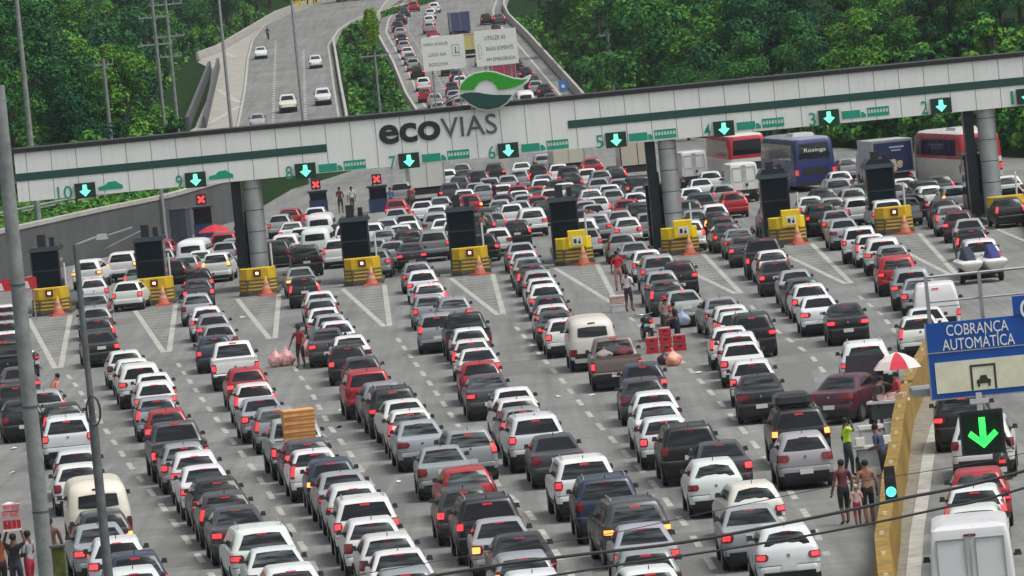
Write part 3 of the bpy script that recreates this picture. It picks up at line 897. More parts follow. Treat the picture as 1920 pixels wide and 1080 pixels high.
def side_patch(mb, sl, z0, z1, ma, mb_, sgn, off=.012, nz=3):
    b0 = len(mb.v)
    for j in range(nz + 1):
        z = z0 + (z1 - z0) * j / nz
        yr, yf, hw, rr, rf, bl = S_at(sl, z)
        for y in (yr + ma, (yr + ma) * .5 + (yf - mb_) * .5 - .03, (yr + ma) * .5 + (yf - mb_) * .5 + .03, yf - mb_):
            mb.v.append((sgn * (hw + off), y, z))
    for j in range(nz):
        for i in (0, 2):
            a = b0 + j * 4 + i
            q = (a, a + 1, a + 5, a + 4)
            mb.f.append(q if sgn > 0 else q[::-1]); mb.m.append(0)
    return mb

def lamp_patch(sl, z0, z1, f0, f1, sgn, off=.018, nz=6, wrap=True, core=True):
    """a tail lamp wrapped round a rear corner of the body: slot 0 dark red glass, slot 1 the lit bulb area"""
    mb = MB()
    for j in range(nz + 1):
        z = z0 + (z1 - z0) * j / nz
        yr, yf, hw, rr, rf, bl = S_at(sl, z)
        e = .74 + .26 * math.sin(math.pi * (j + .8) / (nz + 1.6))
        pts = []
        xi = hw * (f1 - (f1 - f0) * e)
        hx = hw - rr
        for q in (0, .25, .5, .75):
            x = xi + (hx - xi) * q
            pts.append((x, yr - bl * (1 - (x / hw) ** 2) - off))
        for t in (0, 30, 60, 90):
            a = R(t); pts.append((hx + (rr + off) * math.sin(a), yr - bl * (1 - (hx / hw) ** 2) * math.cos(a) + rr - (rr + off) * math.cos(a)))
        if wrap: pts.append((hw + off, yr + rr + .1 * e))
        for x, y in pts: mb.v.append((sgn * x, y, z))
        k = len(pts)
    for j in range(nz):
        for i in range(k - 1):
            a = j * k + i; q = (a, a + 1, a + k + 1, a + k)
            mb.f.append(q if sgn > 0 else q[::-1]); mb.m.append(1 if core and 1 <= j <= 4 and 2 <= i <= 5 else 0)
    return mb

def wheel_mesh(r, w=.2):
    m = MB()
    def disc(prof, mi):
        b = len(m.v); n = 20
        for x, rr in prof:
            for k in range(n):
                t = 2 * math.pi * k / n; m.v.append((x, rr * math.cos(t), rr * math.sin(t)))
        for i in range(len(prof) - 1):
            for k in range(n):
                j = (k + 1) % n; m.f.append((b + i * n + k, b + i * n + j, b + (i + 1) * n + j, b + (i + 1) * n + k)); m.m.append(mi)
        m.f.append(tuple(b + k for k in range(n))); m.m.append(mi)
        e = b + (len(prof) - 1) * n; m.f.append(tuple(e + k for k in range(n))[::-1]); m.m.append(mi)
    disc([(-w / 2, r * .85), (-w / 2 + .03, r), (w / 2 - .03, r), (w / 2, r * .85)], 0)
    disc([(-w / 2 - .006, r * .58), (w / 2 + .006, r * .58)], 1)
    return m.mesh('wheel', [TYRE, RIM], 40)
WH = {r: wheel_mesh(r) for r in (.3, .34, .36)}

def make_car(key, sl, zb, zt, ft, lamp, wheel, wb, L, name, cat, cab=None, hat=True, plate_z=.72, wl=.34, side=(.28, .42), oval=0.0):
    """parts of one kind of car as shared meshes"""
    P = []
    g = cab or sl
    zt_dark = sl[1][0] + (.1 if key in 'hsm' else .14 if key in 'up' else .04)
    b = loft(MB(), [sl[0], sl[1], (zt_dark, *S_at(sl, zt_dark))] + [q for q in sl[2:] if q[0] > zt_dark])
    b.m = [1 if sum(b.v[i][2] for i in f) / len(f) < zt_dark - .01 else 0 for f in b.f]  # dark lower band: black bumper trim with underside shade put into the colour
    if cab: loft(b, cab)
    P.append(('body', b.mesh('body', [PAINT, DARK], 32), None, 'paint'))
    zc0, zc1 = zb, zt
    fz = (lambda t, q: oval * (1 - t * t) * (1 if q > .5 else -1) * abs(q - .5) * 2) if oval else (lambda t, q: .025 * (1 - t * t) * (q - .2))
    if zt:
        P.append(('rear_window', rear_patch(MB(), g, zb, zt, ft[0], ft[1], fz=fz).mesh('rear_window', GLASS, 60), None, None))
    zs0, zs1 = side[2:] if len(side) > 2 else (zb, zt)
    P.append(('windscreen', rear_patch(MB(), g, zs0 + .02, zs1, .84, .8, side='f').mesh('windscreen', GLASS, 60), None, None))
    for sg in (-1, 1):
        P.append(('side_window', side_patch(MB(), g, zs0 + .02, zs1 - .02, side[0], side[1], sg).mesh('side_window', GLASS, 60), None, None))
    z0, z1, f0, f1 = lamp
    for sg in (-1, 1):
        P.append(('tail_light', lamp_patch(sl, z0, z1, f0, f1, sg).mesh('tail_light', [LAMP_D, LAMP], 60), None, 'tail'))
    hb = g[-4][0] if not cab else cab[-3][0]
    yr, yf, hw, rr, rf, bl = S_at(g, hb)
    P.append(('brake_light', MB().box(-.13, .13, yr - bl - .03, yr - bl + .03, hb - .025, hb + .02).mesh('brake_light', LAMP), None, 'brake'))
    yr, _, hw, _, _, bl = S_at(sl, plate_z)
    P.append(('licence_plate', MB().box(-.2, .2, yr - bl - .022, yr - bl + .02, plate_z - .065, plate_z + .065).mesh('licence_plate', PLATE), None, None))
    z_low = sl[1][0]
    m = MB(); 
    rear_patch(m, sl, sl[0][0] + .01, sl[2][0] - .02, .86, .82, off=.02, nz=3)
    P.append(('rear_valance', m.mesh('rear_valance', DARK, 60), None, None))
    if key not in 'kv':
        m = MB(); rear_patch(m, sl, sl[3][0] + .012, sl[3][0] + .034, .985, .985, off=.004, nz=1)
        P.append(('bumper_gap', m.mesh('bumper_gap', DARK, 60), None, None))
    # black arch linings and floor
    m = MB()
    x = sl[3][3]
    for y in wb:
        n = len(m.v)
        for sg in (-1, 1):
            n = len(m.v); k = 14
            m.v.append((sg * (x + .004), y, wheel + .0))
            for i in range(k + 1):
                t = R(-20) + R(220) * i / k
                m.v.append((sg * (x + .004), y + (wheel + .06) * math.cos(t), wheel + (wheel + .06) * math.sin(t)))
            for i in range(k):
                q = (n, n + 1 + i, n + 2 + i); m.f.append(q if sg > 0 else q[::-1]); m.m.append(0)
    m.box(-x + .12, x - .12, .25, L - .4, .14, sl[0][0] + .05)
    P.append(('underbody', m.mesh('underbody', DARK), None, None))
    for y in wb:
        for sg in (-1, 1):
            P.append(('wheel', WH[wheel], (sg * (x - .085), y, wheel), None))
    yr, yf, hw, rr, rf, bl = S_at(g, zs0 + .05)
    for sg in (-1, 1):
        m = MB().box(-.085, .085, -.05, .05, -.06, .06, top=.025).box(-.14 if sg > 0 else .07, -.07 if sg > 0 else .14, -.02, .02, -.05, -.02)
        P.append(('door_mirror', m.mesh('door_mirror', DARK, 40), (sg * (hw + .11), yf - .62, zs0 + .06), None))
    if hat:
        zt_ = g[-1][0]; yr = g[-2][1]
        P.append(('antenna', MB().tube([(0, yr + .12, zt_ - .03), (0, yr + .0, zt_ + .075)], .014, 5).mesh('antenna', DARK), None, None))
    if key == 'u':
        m = MB()
        for sg in (-1, 1): m.tube([(sg * .56, .62, 1.63), (sg * .56, .72, 1.7), (sg * .56, 1.75, 1.7), (sg * .56, 1.9, 1.62)], .014, 6)
        P.append(('roof_rail', m.mesh('roof_rail', STEEL, 40), None, None))
    if key == 'p':
        m = MB()
        m.box(-.74, .74, .12, 1.66, 1.117, 1.121)
        P.append(('bed_liner', m.mesh('bed_liner', DARK), None, None))
        m = MB()
        m.box(-.86, .86, .07, .13, 1.112, 1.2).box(-.86, -.76, .132, 1.71, 1.112, 1.2).box(.76, .86, .132, 1.71, 1.112, 1.2)
        P.append(('bed_rim', m.mesh('bed_rim', PAINT), None, 'paint'))
    if key == 'k':
        m = MB(); rear_patch(m, sl, .34, .5, .9, .9, off=.05, nz=1)
        P.append(('bumper', m.mesh('bumper', mat('bumper_white', (.6, .59, .54), .4), 60), None, None))
    if key == 'v':
        m = MB()
        m.box(-.008, .008, -.012, .03, .5, 2.25)
        for sg in (-1, 1):
            xa, xb = sg * .1, sg * .72
            a, c = min(xa, xb), max(xa, xb)
            for z0_, z1_ in ((1.28, 2.12), (.62, 1.16)):
                m.box(a, c, -.004, .045, z0_, z0_ + .02).box(a, c, .02, .075, z1_, z1_ + .02)
                m.box(a, a + .018, -.002, .06, z0_ + .022, z1_ - .002).box(c - .018, c, -.002, .06, z0_ + .022, z1_ - .002)
        P.append(('door_seams', m.mesh('door_seams', mat('door_seam_grey', (.3, .3, .29), .6)), None, None))  # seam lines drawn as thin plain grey strips
        P.append(('door_handle', MB().box(.06, .2, -.05, .02, 1.0, 1.16).mesh('door_handle', DARK), None, None))
    else:
        # shut line of the tail gate and a small badge
        yr, _, hw, _, _, bl = S_at(sl, .86)
        P.append(('badge', MB().lathe([(.045, 0), (.045, .012)], 10).mesh('badge', CHROME), None, None))
        me = P[-1][1]
        me.transform(Matrix.Translation((0, yr - bl - .002, (lamp[0] + lamp[1]) / 2 + .02)) @ Matrix.Rotation(R(90), 4, 'X'))
    return dict(parts=P, L=L, name=name, cat=cat)

CARS = {
 'h': make_car('h', hatch(), 1.04, 1.37, (.86, .78), (.7, .95, .7, 1), .3, (.72, 3.12), 3.9, 'hatchback', 'car', plate_z=.56),
 'ha': make_car('h', [(z, yr + .02, yf + .05, hw, r1 * .9, r2, b) for z, yr, yf, hw, r1, r2, b in hatch()], 1.06, 1.38, (.88, .82), (.72, 1.16, .84, 1), .3, (.72, 3.12), 3.95, 'hatchback', 'car', plate_z=.76),
 'hb': make_car('h', [(z * 1.03, yr, yf - .08, hw, r1 * 1.1, r2, b) for z, yr, yf, hw, r1, r2, b in hatch()], 1.08, 1.38, (.84, .74), (.78, .98, .58, 1), .3, (.72, 3.08), 3.82, 'hatchback', 'car', plate_z=.5, oval=.02),
 'sa': make_car('s', [(z * 1.02, yr, yf, hw, r1 * 1.15, r2, b) for z, yr, yf, hw, r1, r2, b in sedan()], 1.07, 1.36, (.84, .76), (.76, .94, .5, 1), .3, (.86, 3.42), 4.35, 'sedan', 'car', plate_z=.56),
 'ua': make_car('u', [(z * .98, yr, yf, hw, r1 * 1.2, r2, b * 1.3) for z, yr, yf, hw, r1, r2, b in suv()], 1.14, 1.48, (.8, .68), (.84, 1.02, .6, 1), .34, (.78, 3.4), 4.28, 'suv', 'suv', plate_z=.62, oval=.03),
 'h2': make_car('h', [(z * 1.02, yr, yf, hw, r1 * 1.1, r2, b * 1.8) for z, yr, yf, hw, r1, r2, b in hatch()], 1.1, 1.35, (.8, .68), (.76, .92, .62, 1), .3, (.72, 3.12), 3.9, 'hatchback', 'car', plate_z=.58, oval=.05),
 's': make_car('s', sedan(), 1.05, 1.35, (.88, .8), (.72, .95, .64, 1), .3, (.86, 3.42), 4.35, 'sedan', 'car', plate_z=.82),
 'u': make_car('u', suv(), 1.16, 1.54, (.85, .78), (.88, 1.12, .76, 1), .34, (.78, 3.4), 4.28, 'suv', 'suv', plate_z=.8),
 'm': make_car('m', mini(), 1.1, 1.48, (.86, .8), (.84, 1.2, .8, 1), .3, (.8, 3.4), 4.28, 'minivan', 'minivan', plate_z=.66),
 'p': make_car('p', pick_low(), 1.2, 1.62, (.84, .8), (.72, 1.04, .82, 1), .36, (1.0, 4.1), 5.12, 'pickup_truck', 'pickup truck', cab=pick_cab(), plate_z=.56, side=(.2, .4)),
 'k': make_car('k', kombi(), 1.28, 1.6, (.66, .66), (.58, .84, .86, 1), .34, (.95, 3.35), 4.35, 'passenger_van', 'van', hat=False, plate_z=.66, side=(.35, .5), oval=.03),
 'v': make_car('v', cargo(), 1.4, 0, (.8, .8), (.55, .82, .84, 1), .34, (.95, 3.9), 4.9, 'cargo_van', 'van', hat=False, plate_z=.5, side=(2.5, .35, 1.35, 1.95)),
 'f': make_car('f', smallvan(), 1.15, 0, (.8, .8), (.6, .85, .84, 1), .3, (.8, 3.2), 4.15, 'delivery_van', 'van', hat=False, plate_z=.5, side=(1.6, .35, 1.08, 1.55)),
}
COLS = {'W': ((.68, .69, .68), 'white'), 'S': ((.29, .305, .32), 'silver'), 'G': ((.045, .048, .054), 'dark grey'), 'K': ((.004, .0045, .006), 'black'),
        'R': ((.36, .006, .018), 'red'), 'M': ((.075, .02, .035), 'plum'), 'B': ((.018, .03, .06), 'dark blue'), 'C': ((.7, .68, .58), 'cream'), 'N': ((.2, .15, .11), 'brown')}
ALT = dict(h=('h', 'h', 'ha', 'ha', 'hb'), s=('s', 'sa', 'sa'), u=('u', 'ua'))
HGT = dict(h=1.42, s=1.39, u=1.62, p=1.71, k=1.86, v=2.32, m=1.54, f=1.77, h2=1.42)
SETB = dict(h=.4, s=1.4, u=.33, p=2.05, k=.3, v=.08, m=.37, f=.17, h2=.4)
SCL = dict(h=(.895, .97, .99), h2=(.87, .97, .98), s=(.895, .98, .99), u=(.94, .98, .99), m=(.92, .98, .98), v=(.97, 1, 1))
WORD = dict(h='hatchback', h2='hatchback', s='sedan', u='SUV', p='pickup truck', k='rounded van', v='cargo van', m='minivan', f='small van')
def jitter(c, a=.12):
    k = random.uniform(1 - a, 1 + a * .6)
    return tuple(min(.8, max(0, x * k * random.uniform(.96, 1.04))) for x in c)
LITE = ('bumper_gap', 'licence_plate', 'antenna', 'door_mirror', 'underbody', 'badge', 'roof_rail', 'rear_valance', 'brake_light')
def spawn(key, colk, loc, rz, lite=False, lit=None):
    K = CARS[random.choice(ALT[key]) if key in ALT else key]
    root = empty(K['name'], loc, rz, None, K['cat'])
    root.scale = SCL.get(key, (1, 1, 1))
    c = (*jitter(COLS[colk][0], .22 if colk in 'SG' else .1), 1)
    ant = random.random() < .55
    lit = random.random() < .74 if lit is None else lit
    tl = (.7, .035, .045, random.uniform(.2, .55)) if lit and random.random() > .04 else (.85, .3, .06, .6) if lit else (.2, .01, .014, 0)
    bl = (.5, .02, .03, .22) if lit else (.2, .01, .012, 0)
    for nm, me, l, what in K['parts']:
        if lite and (nm in LITE): continue
        if nm == 'antenna' and not ant: continue
        put(nm, me, root, l, c if what == 'paint' else tl if what == 'tail' else bl if what == 'brake' else None)
    return root

FRONT = """11 K p 18 640;W h 15 624;W h 10 574;S h 10 589;S h 12 604;G s 41 690;K h 30 724;S h 88 738;K h 42 752;K h 118 757;W u 125 784;W h 144 848;W h 147 874;C k 187 917;G h 197 965;S s 197 985;W h 219 1013;B h 250 1032;W h 254 1073
10 W h 175 524;S m 176 553;S h 180 578;G h 183 599;K s 192 623;W h 236 660;W h 250 676;W u 265 687;W s 290 699;W h 291 720;S h 294 748;R h 313 771;G p 340 792;S h 347 836;W h 366 853;W s 390 876;K h 409 900;G h 424 927;G s 452 953;W u 494 991;W s 521 1026;W h 548 1068
9 K h 371 507;G h 371 525;S h 369 553;W h 388 579;S h 400 592;S h 411 611;B h 402 632;W p 442 642;R h 463 694;W h 478 722;S s 496 747;S h 519 767;S p 565 786;G h 578 828;W h 589 846;B h 622 867;S s 649 888;W h 664 914;W u 688 942;W h 695 971;W h 731 1010;W s 752 1032;S h 760 1071
8 K u 573 462;S s 565 503;K h 570 521;W h 600 549;S h 602 563;W s 609 580;S h 621 592;W h 632 605;G s 614 619;W s 659 632;K h 652 650;G h 678 672;R u 692 699;S h 716 717;K u 741 730;W s 760 749;W h 770 772;S s 790 792;S s 830 838;R h 877 881;G h 870 918;K u 915 937;S s 938 973;K s 978 1006;S h 982 1043;W h 1000 1078;S m 880 808
7 K u 767 432;G s 771 458;S h 782 494;W h 791 511;W h 806 534;S h 806 556;S m 818 590;W h 880 617;W h 883 640;W s 897 655;R h 900 681;G s 915 705;W s 965 731;W h 972 750;S h 981 767;W u 1004 781;G s 1042 817;W u 1095 861;B u 1135 898;G u 1190 938;S s 1206 988;S h 1210 1035;W h 1220 1070;S h 850 560;K p 876 589
6 K h 968 415;S s 978 457;W h 982 473;S s 990 485;G h 998 497;S h 1008 511;W h 1016 524;W h 1022 537;G h 1030 557;W h 1036 574;G s 1041 586;W h 1058 600;C k 1108 600;G p 1150 634;B h 1204 684;G h 1204 712;W h 1226 738;W s 1234 760;W h 1245 786;K u 1292 801;G s 1350 829;W h2 1338 867;C h2 1413 910;S s 1405 951;W h2 1472 991
5 S h 1165 440;S s 1187 456;W h 1214 471;S u 1237 484;S h 1240 511;G h 1250 528;S s 1284 546;S s 1355 560;W h 1372 577;W h 1380 592;W h 1366 612;W h 1382 627;W s 1387 645;W h 1408 679;K s 1420 706;K u 1497 768;S h 1505 818;K h 1270 490;K u 1408 590
4 K h 1345 399;G h 1354 410;G h 1363 420;S s 1384 430;G s 1393 444;K p 1429 449;W h 1447 472;K s 1452 492;S s 1490 509;G h 1505 524;W h 1518 535;W s 1533 558;K s 1583 573;W u 1620 642;M s 1566 706
3 K u 1540 385;S s 1563 395;S s 1580 413;W u 1610 428;W h 1632 442;W u 1655 448;S h 1672 462;R u 1680 481;S u 1708 507;S s 1718 521;W f 1752 535;W s 1732 579;W h 1722 596
2 G h 1768 375;S h 1780 388;M h 1794 399;S s 1812 413;K h 1820 430;W u 1837 451
0 K u 1800 738;W u 1836 787;R h 1830 885;W h 1824 918;W h 1822 955;W v 1816 992"""
PLAZA = """x S h 865 308;K h 870 319;G h 860 333;S m 917 333;K h 930 308;S h 905 346;R h 880 366;W h 870 357;S h 825 371;W s 790 378;R h 742 376;S s 742 393;S h 762 406;W h 762 421;W h 817 388;S u 812 399;W s 830 412;S h 725 411;S s 720 431;S u 812 433;S m 750 343;S h 925 400;K h 915 386;W s 975 306;S h 1017 291;K h 1010 311;W h 1045 308;K u 1067 313;K h 1072 324;S h 972 321;S s 1020 328;W h 1015 338;K s 1045 338;R h 1110 298;W h 1105 316;S h 1122 321;K h 1147 313;S s 1122 336;S h 1162 338;K u 1195 331;W h 1142 348;S h 1205 351;W h 1108 357;S h 1150 357;W h 1192 363;W h 1122 373;S s 1115 384;S u 1116 401;R h 970 348;W s 975 359;S h 982 368;R h 1012 355;W h 1030 354;S h 973 378;R s 1008 371;W u 997 391;K h 1019 379;W h 1332 323;W s 1315 336;W h 1302 353;S h 1352 348;B u 1317 364;R h 1376 362;W h 1575 323;S u 1570 336;S h 1592 298;W h 1697 336;S h 1702 349;K u 1735 339;W h 1892 331;W h 1896 351;W h 1522 371;W k 600 404;W k 575 432;W m 632 448;W s 545 418;W k 358 451;W m 402 476;R h 545 392;W u 160 488;W u 232 474;W h 236 530;S h 420 455;S h 700 452;W h 560 430;W m 598 426;W u 652 422;K h 528 452;S h 432 450;R u 412 441;S h 346 482;W h 748 426;S h 704 470;S s 734 452;G h 842 346;W h 836 322;K h 896 321;S h 952 331;W h 941 346;S h 890 347;K h 944 366;W h 958 381;S h 936 379;G u 900 401;W h 932 431;K h 906 441;S h 862 431;W m 852 416;W h 1056 346;K h 1082 346;S h 1096 376;G h 1086 396;W u 1092 411;S h 1160 396;R h 1170 376;W h 1176 411;K u 1202 381;S h 1216 401;W h 1100 431;W h 1340 386;G h 1290 376;S h 1302 396;W m 1292 416;S u 1452 386;K h 1552 356;S h 1592 353;W h 1602 373;G h 1622 346;S h 1562 373;W u 1662 376;S h 1692 371;K h 1722 367;W h 1742 351;S m 1772 346;G h 1762 331;K h 1892 373;S h 522 404;W h 586 391;K h 642 421;S s 662 408;W h 690 421;G h 668 441;W u 536 441;S h 300 470;K h 318 492;W h 378 470;S h 262 500;R h 300 452"""
FARUP = """L R h 774 3;B h 757 14;B h 750 27;K h 746 40;S h 750 52;B h 753 64;S h 757 77;W h 763 89;S h 768 99;S h 774 110;K h 781 124;W h 793 146;R h 796 166;S h 815 176;S h 820 192;W h 822 207
C W h 813 6;W h 806 17;W h 804 30;S h 804 43;R h 812 56;W h 815 68;B h 856 132;W h 862 143;B h 847 155;S h 850 170;W h 818 82;S h 830 96;K h 838 118;S h 862 184;W h 868 198;B h 900 140;S h 905 155;W h 912 172;K h 925 150
D K h 912 26;G h 936 26;K u 997 142;W k 985 173;K u 1002 190;S h 940 100;K h 930 47;G s 952 62;K h 986 126;S h 1004 152;K h 1022 158;W h 962 192;W u 978 205;S h 940 184;G h 1032 176;R h 950 92;S h 920 70;W s 905 100;K h 968 112"""
cars = []
def read(block, zone):
    for line in block.strip().split('\n'):
        k, rest = line.split(' ', 1)
        for c in rest.split(';'):
            f = c.split()
            key = f[1]; u, v = float(f[2]), float(f[3])
            X, Y = at(u, v, HGT[key])
            cars.append(dict(zone=zone, lane=k, col=f[0], key=key, x=X, y=Y - SETB[key], L=CARS[key]['L'], u=u, v=v))
read(FRONT, 'f'); read(PLAZA, 'p'); read(FARUP, 'a')
RC = [(560, -.2), (600, -.8), (660, -2.6), (720, -4.4), (770, -6.0), (800, -6.2), (840, -5.4), (871, -3.7), (930, 1)]
def heading(c):
    if c['zone'] == 'a':
        d = 6
        return (lerp_tab(RC, c['y'] + d) - lerp_tab(RC, c['y'] - d)) / (2 * d)
    if c['zone'] == 'p':
        tx = c['x'] * .3
        return max(-.13, min(.13, (tx - c['x']) / max(60, 560 - c['y'])))
    same = sorted((q for q in cars if q['zone'] == 'f' and q['lane'] == c['lane']), key=lambda q: abs(q['y'] - c['y']))[:7]
    mx = sum(q['x'] for q in same) / len(same); my = sum(q['y'] for q in same) / len(same)
    den = sum((q['y'] - my) ** 2 for q in same)
    s = sum((q['y'] - my) * (q['x'] - mx) for q in same) / den if den > 30 else 0
    return max(-.13, min(.1, s))
for c in cars: c['h'] = heading(c)
# cars that overlap ease apart along the road
for it in range(60):
    moved = False
    cars.sort(key=lambda c: c['y'])
    for i, a in enumerate(cars):
        for b in cars[i + 1:]:
            if b['y'] - a['y'] > 6.5: break
            ya = a['y'] + a['L'] / 2; yb = b['y'] + b['L'] / 2
            xa = a['x'] + a['h'] * a['L'] / 2; xb = b['x'] + b['h'] * b['L'] / 2
            dx = xb - xa - (yb - ya) * (a['h'] + b['h']) / 2
            if abs(dx) > 1.86: continue
            gap = b['y'] - a['y'] - a['L'] - .35
            if gap < 0:
                lat = 1.9 - abs(dx)
                if lat < .5 and abs(gap) > 1.0:
                    s = 1 if dx > 0 else -1
                    b['x'] += s * lat / 2; a['x'] -= s * lat / 2
                else:
                    b['y'] -= gap * .5; a['y'] += gap * .5
                    b['x'] -= gap * .5 * b['h']; a['x'] += gap * .5 * a['h']
                moved = True
    if not moved: break

def nm(c): return COLS[c['col']][1] + ' ' + WORD[c['key']]
ORD = 'first second third fourth fifth sixth seventh eighth ninth tenth eleventh twelfth'.split()
def place_name(c):
    if c['zone'] == 'f':
        return 'the lane past the yellow wall' if c['lane'] == '0' else 'the lane %s queue' % c['lane']
    if c['zone'] == 'a':
        return {'L': 'the left column', 'C': 'the middle column', 'D': 'the right column'}[c['lane']] + ' on the climbing road'
    j = min(range(10), key=lambda k: abs(ISL[k] + 2.65 - c['x']))
    c['lane'] = str(10 - j)
    return 'the crowd beyond gate %s' % c['lane']
groups = {}
for c in cars:
    c['place'] = place_name(c); groups.setdefault(c['place'], []).append(c)
used = set()
for pl, L_ in groups.items():
    L_.sort(key=lambda c: -c['y'])
    for i, c in enumerate(L_):
        ahead = nm(L_[i - 1]) if i else None
        behind = nm(L_[i + 1]) if i + 1 < len(L_) else None
        def cnt(f): return sum(1 for j, q in enumerate(L_) if f(j, q))
        n = nm(c)
        same = [q for q in L_ if nm(q) == n]
        fa = lambda j, q: nm(q) == n and j and nm(L_[j - 1]) == ahead
        fb = lambda j, q: fa(j, q) and j + 1 < len(L_) and nm(L_[j + 1]) == behind
        if len(same) == 1: lab = 'the only %s in %s' % (n, pl)
        elif i == 0: lab = '%s at the head of %s' % (n, pl)
        elif behind is None: lab = '%s at the tail of %s' % (n, pl)
        elif cnt(fa) == 1: lab = '%s right behind a %s in %s' % (n, ahead, pl)
        elif cnt(fb) == 1 and c['zone'] == 'f': lab = '%s between %s and %s in %s' % (n, ahead, behind, pl)
        else:
            k = same.index(c)
            o = ORD[k] if k < 12 else '%dth' % (k + 1)
            lab = '%s %s from the front in %s' % (o, n, pl)
        if len(lab.split()) > 16:
            k = same.index(c); lab = '%s %s from the front in %s' % (ORD[k] if k < 12 else '%dth' % (k + 1), n, pl)
        while lab in used: lab += ' again'
        used.add(lab)
        lite = c['zone'] != 'f'
        rz = -math.atan(c['h']) + random.gauss(0, R(1.1))
        key = c['key']
        z = zr(c['y']) if c['zone'] == 'a' or c['y'] > 455 else .002
        o = spawn(key, c['col'], (c['x'], c['y'], z + .002), rz, lite)
        if c['zone'] == 'a': o.rotation_euler = (math.atan(.036), 0, rz)
        tag(o, lab, None, {'f': 'cars queueing at the toll gates', 'p': 'cars crowding beyond the gantry', 'a': 'cars climbing the far road'}[c['zone']])
        c['o'] = o

# ------------------------------------------------------------------ vegetation
def leaf_mat(name, dark, mid, light, ns=.35):
    m = bpy.data.materials.new(name); m.use_nodes = True
    nt = m.node_tree; N = nt.nodes.new; L = nt.links.new
    p = nt.nodes['Principled BSDF']; p.inputs['Roughness'].default_value = .7; p.inputs['Specular IOR Level'].default_value = .08
    g = N('ShaderNodeNewGeometry'); tc = N('ShaderNodeTexCoord'); oi = N('ShaderNodeObjectInfo')
    n = N('ShaderNodeTexNoise'); n.inputs['Scale'].default_value = ns; n.inputs['Detail'].default_value = 3
    L(tc.outputs['Object'], n.inputs['Vector'])
    def ma(op, a, b):
        q = N('ShaderNodeMath'); q.operation = op
        for i, x in enumerate((a, b)):
            if isinstance(x, float): q.inputs[i].default_value = x
            else: L(x, q.inputs[i])
        return q.outputs[0]
    s = ma('ADD', ma('MULTIPLY', g.outputs['Random Per Island'], .45), ma('MULTIPLY', n.outputs['Fac'], .55))
    s = ma('ADD', s, ma('MULTIPLY', ma('SUBTRACT', oi.outputs['Random'], .5), .4))
    r = N('ShaderNodeValToRGB'); e = r.color_ramp.elements
    e[0].position = .2; e[0].color = (*dark, 1); e[1].position = .85; e[1].color = (*light, 1)
    k = e.new(.52); k.color = (*mid, 1)
    L(s, r.inputs['Fac']); L(r.outputs['Color'], p.inputs['Base Color'])
    return m
LEAF_D = leaf_mat('forest_leaf', (.007, .043, .028), (.022, .108, .038), (.072, .225, .038))
LEAF_B = leaf_mat('bright_leaf', (.01, .056, .025), (.042, .165, .028), (.155, .325, .036))
LEAF_L = leaf_mat('lime_leaf', (.05, .13, .01), (.12, .26, .015), (.24, .4, .03))
BARK = mat('bark', (.04, .036, .028), .9, noise=.3, nscale=2)

def leaf(mb, p, nrm, size, m=0):
    nrm = nrm.normalized(); a = nrm.orthogonal().normalized()
    a = (Matrix.Rotation(random.uniform(0, 6.28), 3, nrm) @ a); b = nrm.cross(a)
    n = len(mb.v); l, w = size, size * random.uniform(.45, .7)
    mb.v += [tuple(p - a * l * .5), tuple(p + b * w * .5 + nrm * .08 * l), tuple(p + a * l * .5 - nrm * .12 * l), tuple(p - b * w * .5 + nrm * .08 * l)]
    mb.f.append((n, n + 1, n + 2, n + 3)); mb.m.append(m)

def rdir():
    z = random.uniform(-1, 1); t = random.uniform(0, 6.283); q = math.sqrt(1 - z * z)
    return Vector((q * math.cos(t), q * math.sin(t), z))

def crown_mesh(h, w, nb, nl, lo=.25, size=.42):
    mb = MB(); blobs = []
    for i in range(nb):
        t = i / (nb - 1); z = h * (lo + (.9 - lo) * t)
        rad = w * (math.sin(math.pi * (.18 + .72 * t)) ** .7) * random.uniform(.45, 1.0)
        a = random.uniform(0, 6.283)
        blobs.append((Vector((rad * .75 * math.cos(a), rad * .75 * math.sin(a), z)), w * random.uniform(.24, .5)))
    for i in range(nl):
        c, r = random.choice(blobs); d = rdir()
        if d.z < -.55: d.z = -d.z
        p = c + Vector((d.x, d.y, d.z * .75)) * r * random.uniform(.62, 1.06)
        leaf(mb, p, d + Vector((0, 0, .5)) + rdir() * .7, size * random.uniform(.6, 1.35))
    return mb, blobs
def trunk_mesh(h, blobs):
    m = MB(); m.tube([(0, 0, -1.5), (.1, .05, h * .35), (0, .1, h * .75)], [.28, .2, .08], 8)
    for c, r in blobs[::2]: m.tube([(.05, .05, h * .3), tuple((Vector((0, 0, h * .4)) + c) / 2), tuple(c)], [.12, .09, .03], 5)
    return m
TREES = []
for i, (h, w, nb, nl, lm) in enumerate(((11, 4.6, 14, 5200, 0), (13, 4.2, 15, 5200, 0), (9, 4.8, 12, 4600, 0), (10, 4.4, 13, 4600, 1), (7.5, 4.0, 11, 3800, 1), (12, 3.6, 14, 4400, 1))):
    mb, bl = crown_mesh(h, w, nb, nl, .2)
    TREES.append((h, w, mb.mesh('crown', [LEAF_D, LEAF_B][lm]), trunk_mesh(h, bl).mesh('trunk', BARK, 50), lm))
bm_, bl = crown_mesh(2.6, 1.7, 7, 900, .2, .42)
BUSH = (bm_.mesh('crown', LEAF_B), trunk_mesh(2.6, bl).mesh('trunk', BARK))
def proj(X, Y, Z):
    z = Z - CAM_H; fw = Y * math.cos(PITCH) - z * math.sin(PITCH); dn = -(Y * math.sin(PITCH) + z * math.cos(PITCH))
    a2, b2 = FPX * X / fw, FPX * dn / fw; c, s = math.cos(ROLL), math.sin(ROLL)
    return 960 + a2 * c + b2 * s, 540 + b2 * c - a2 * s
cand = []
Y = 398.0
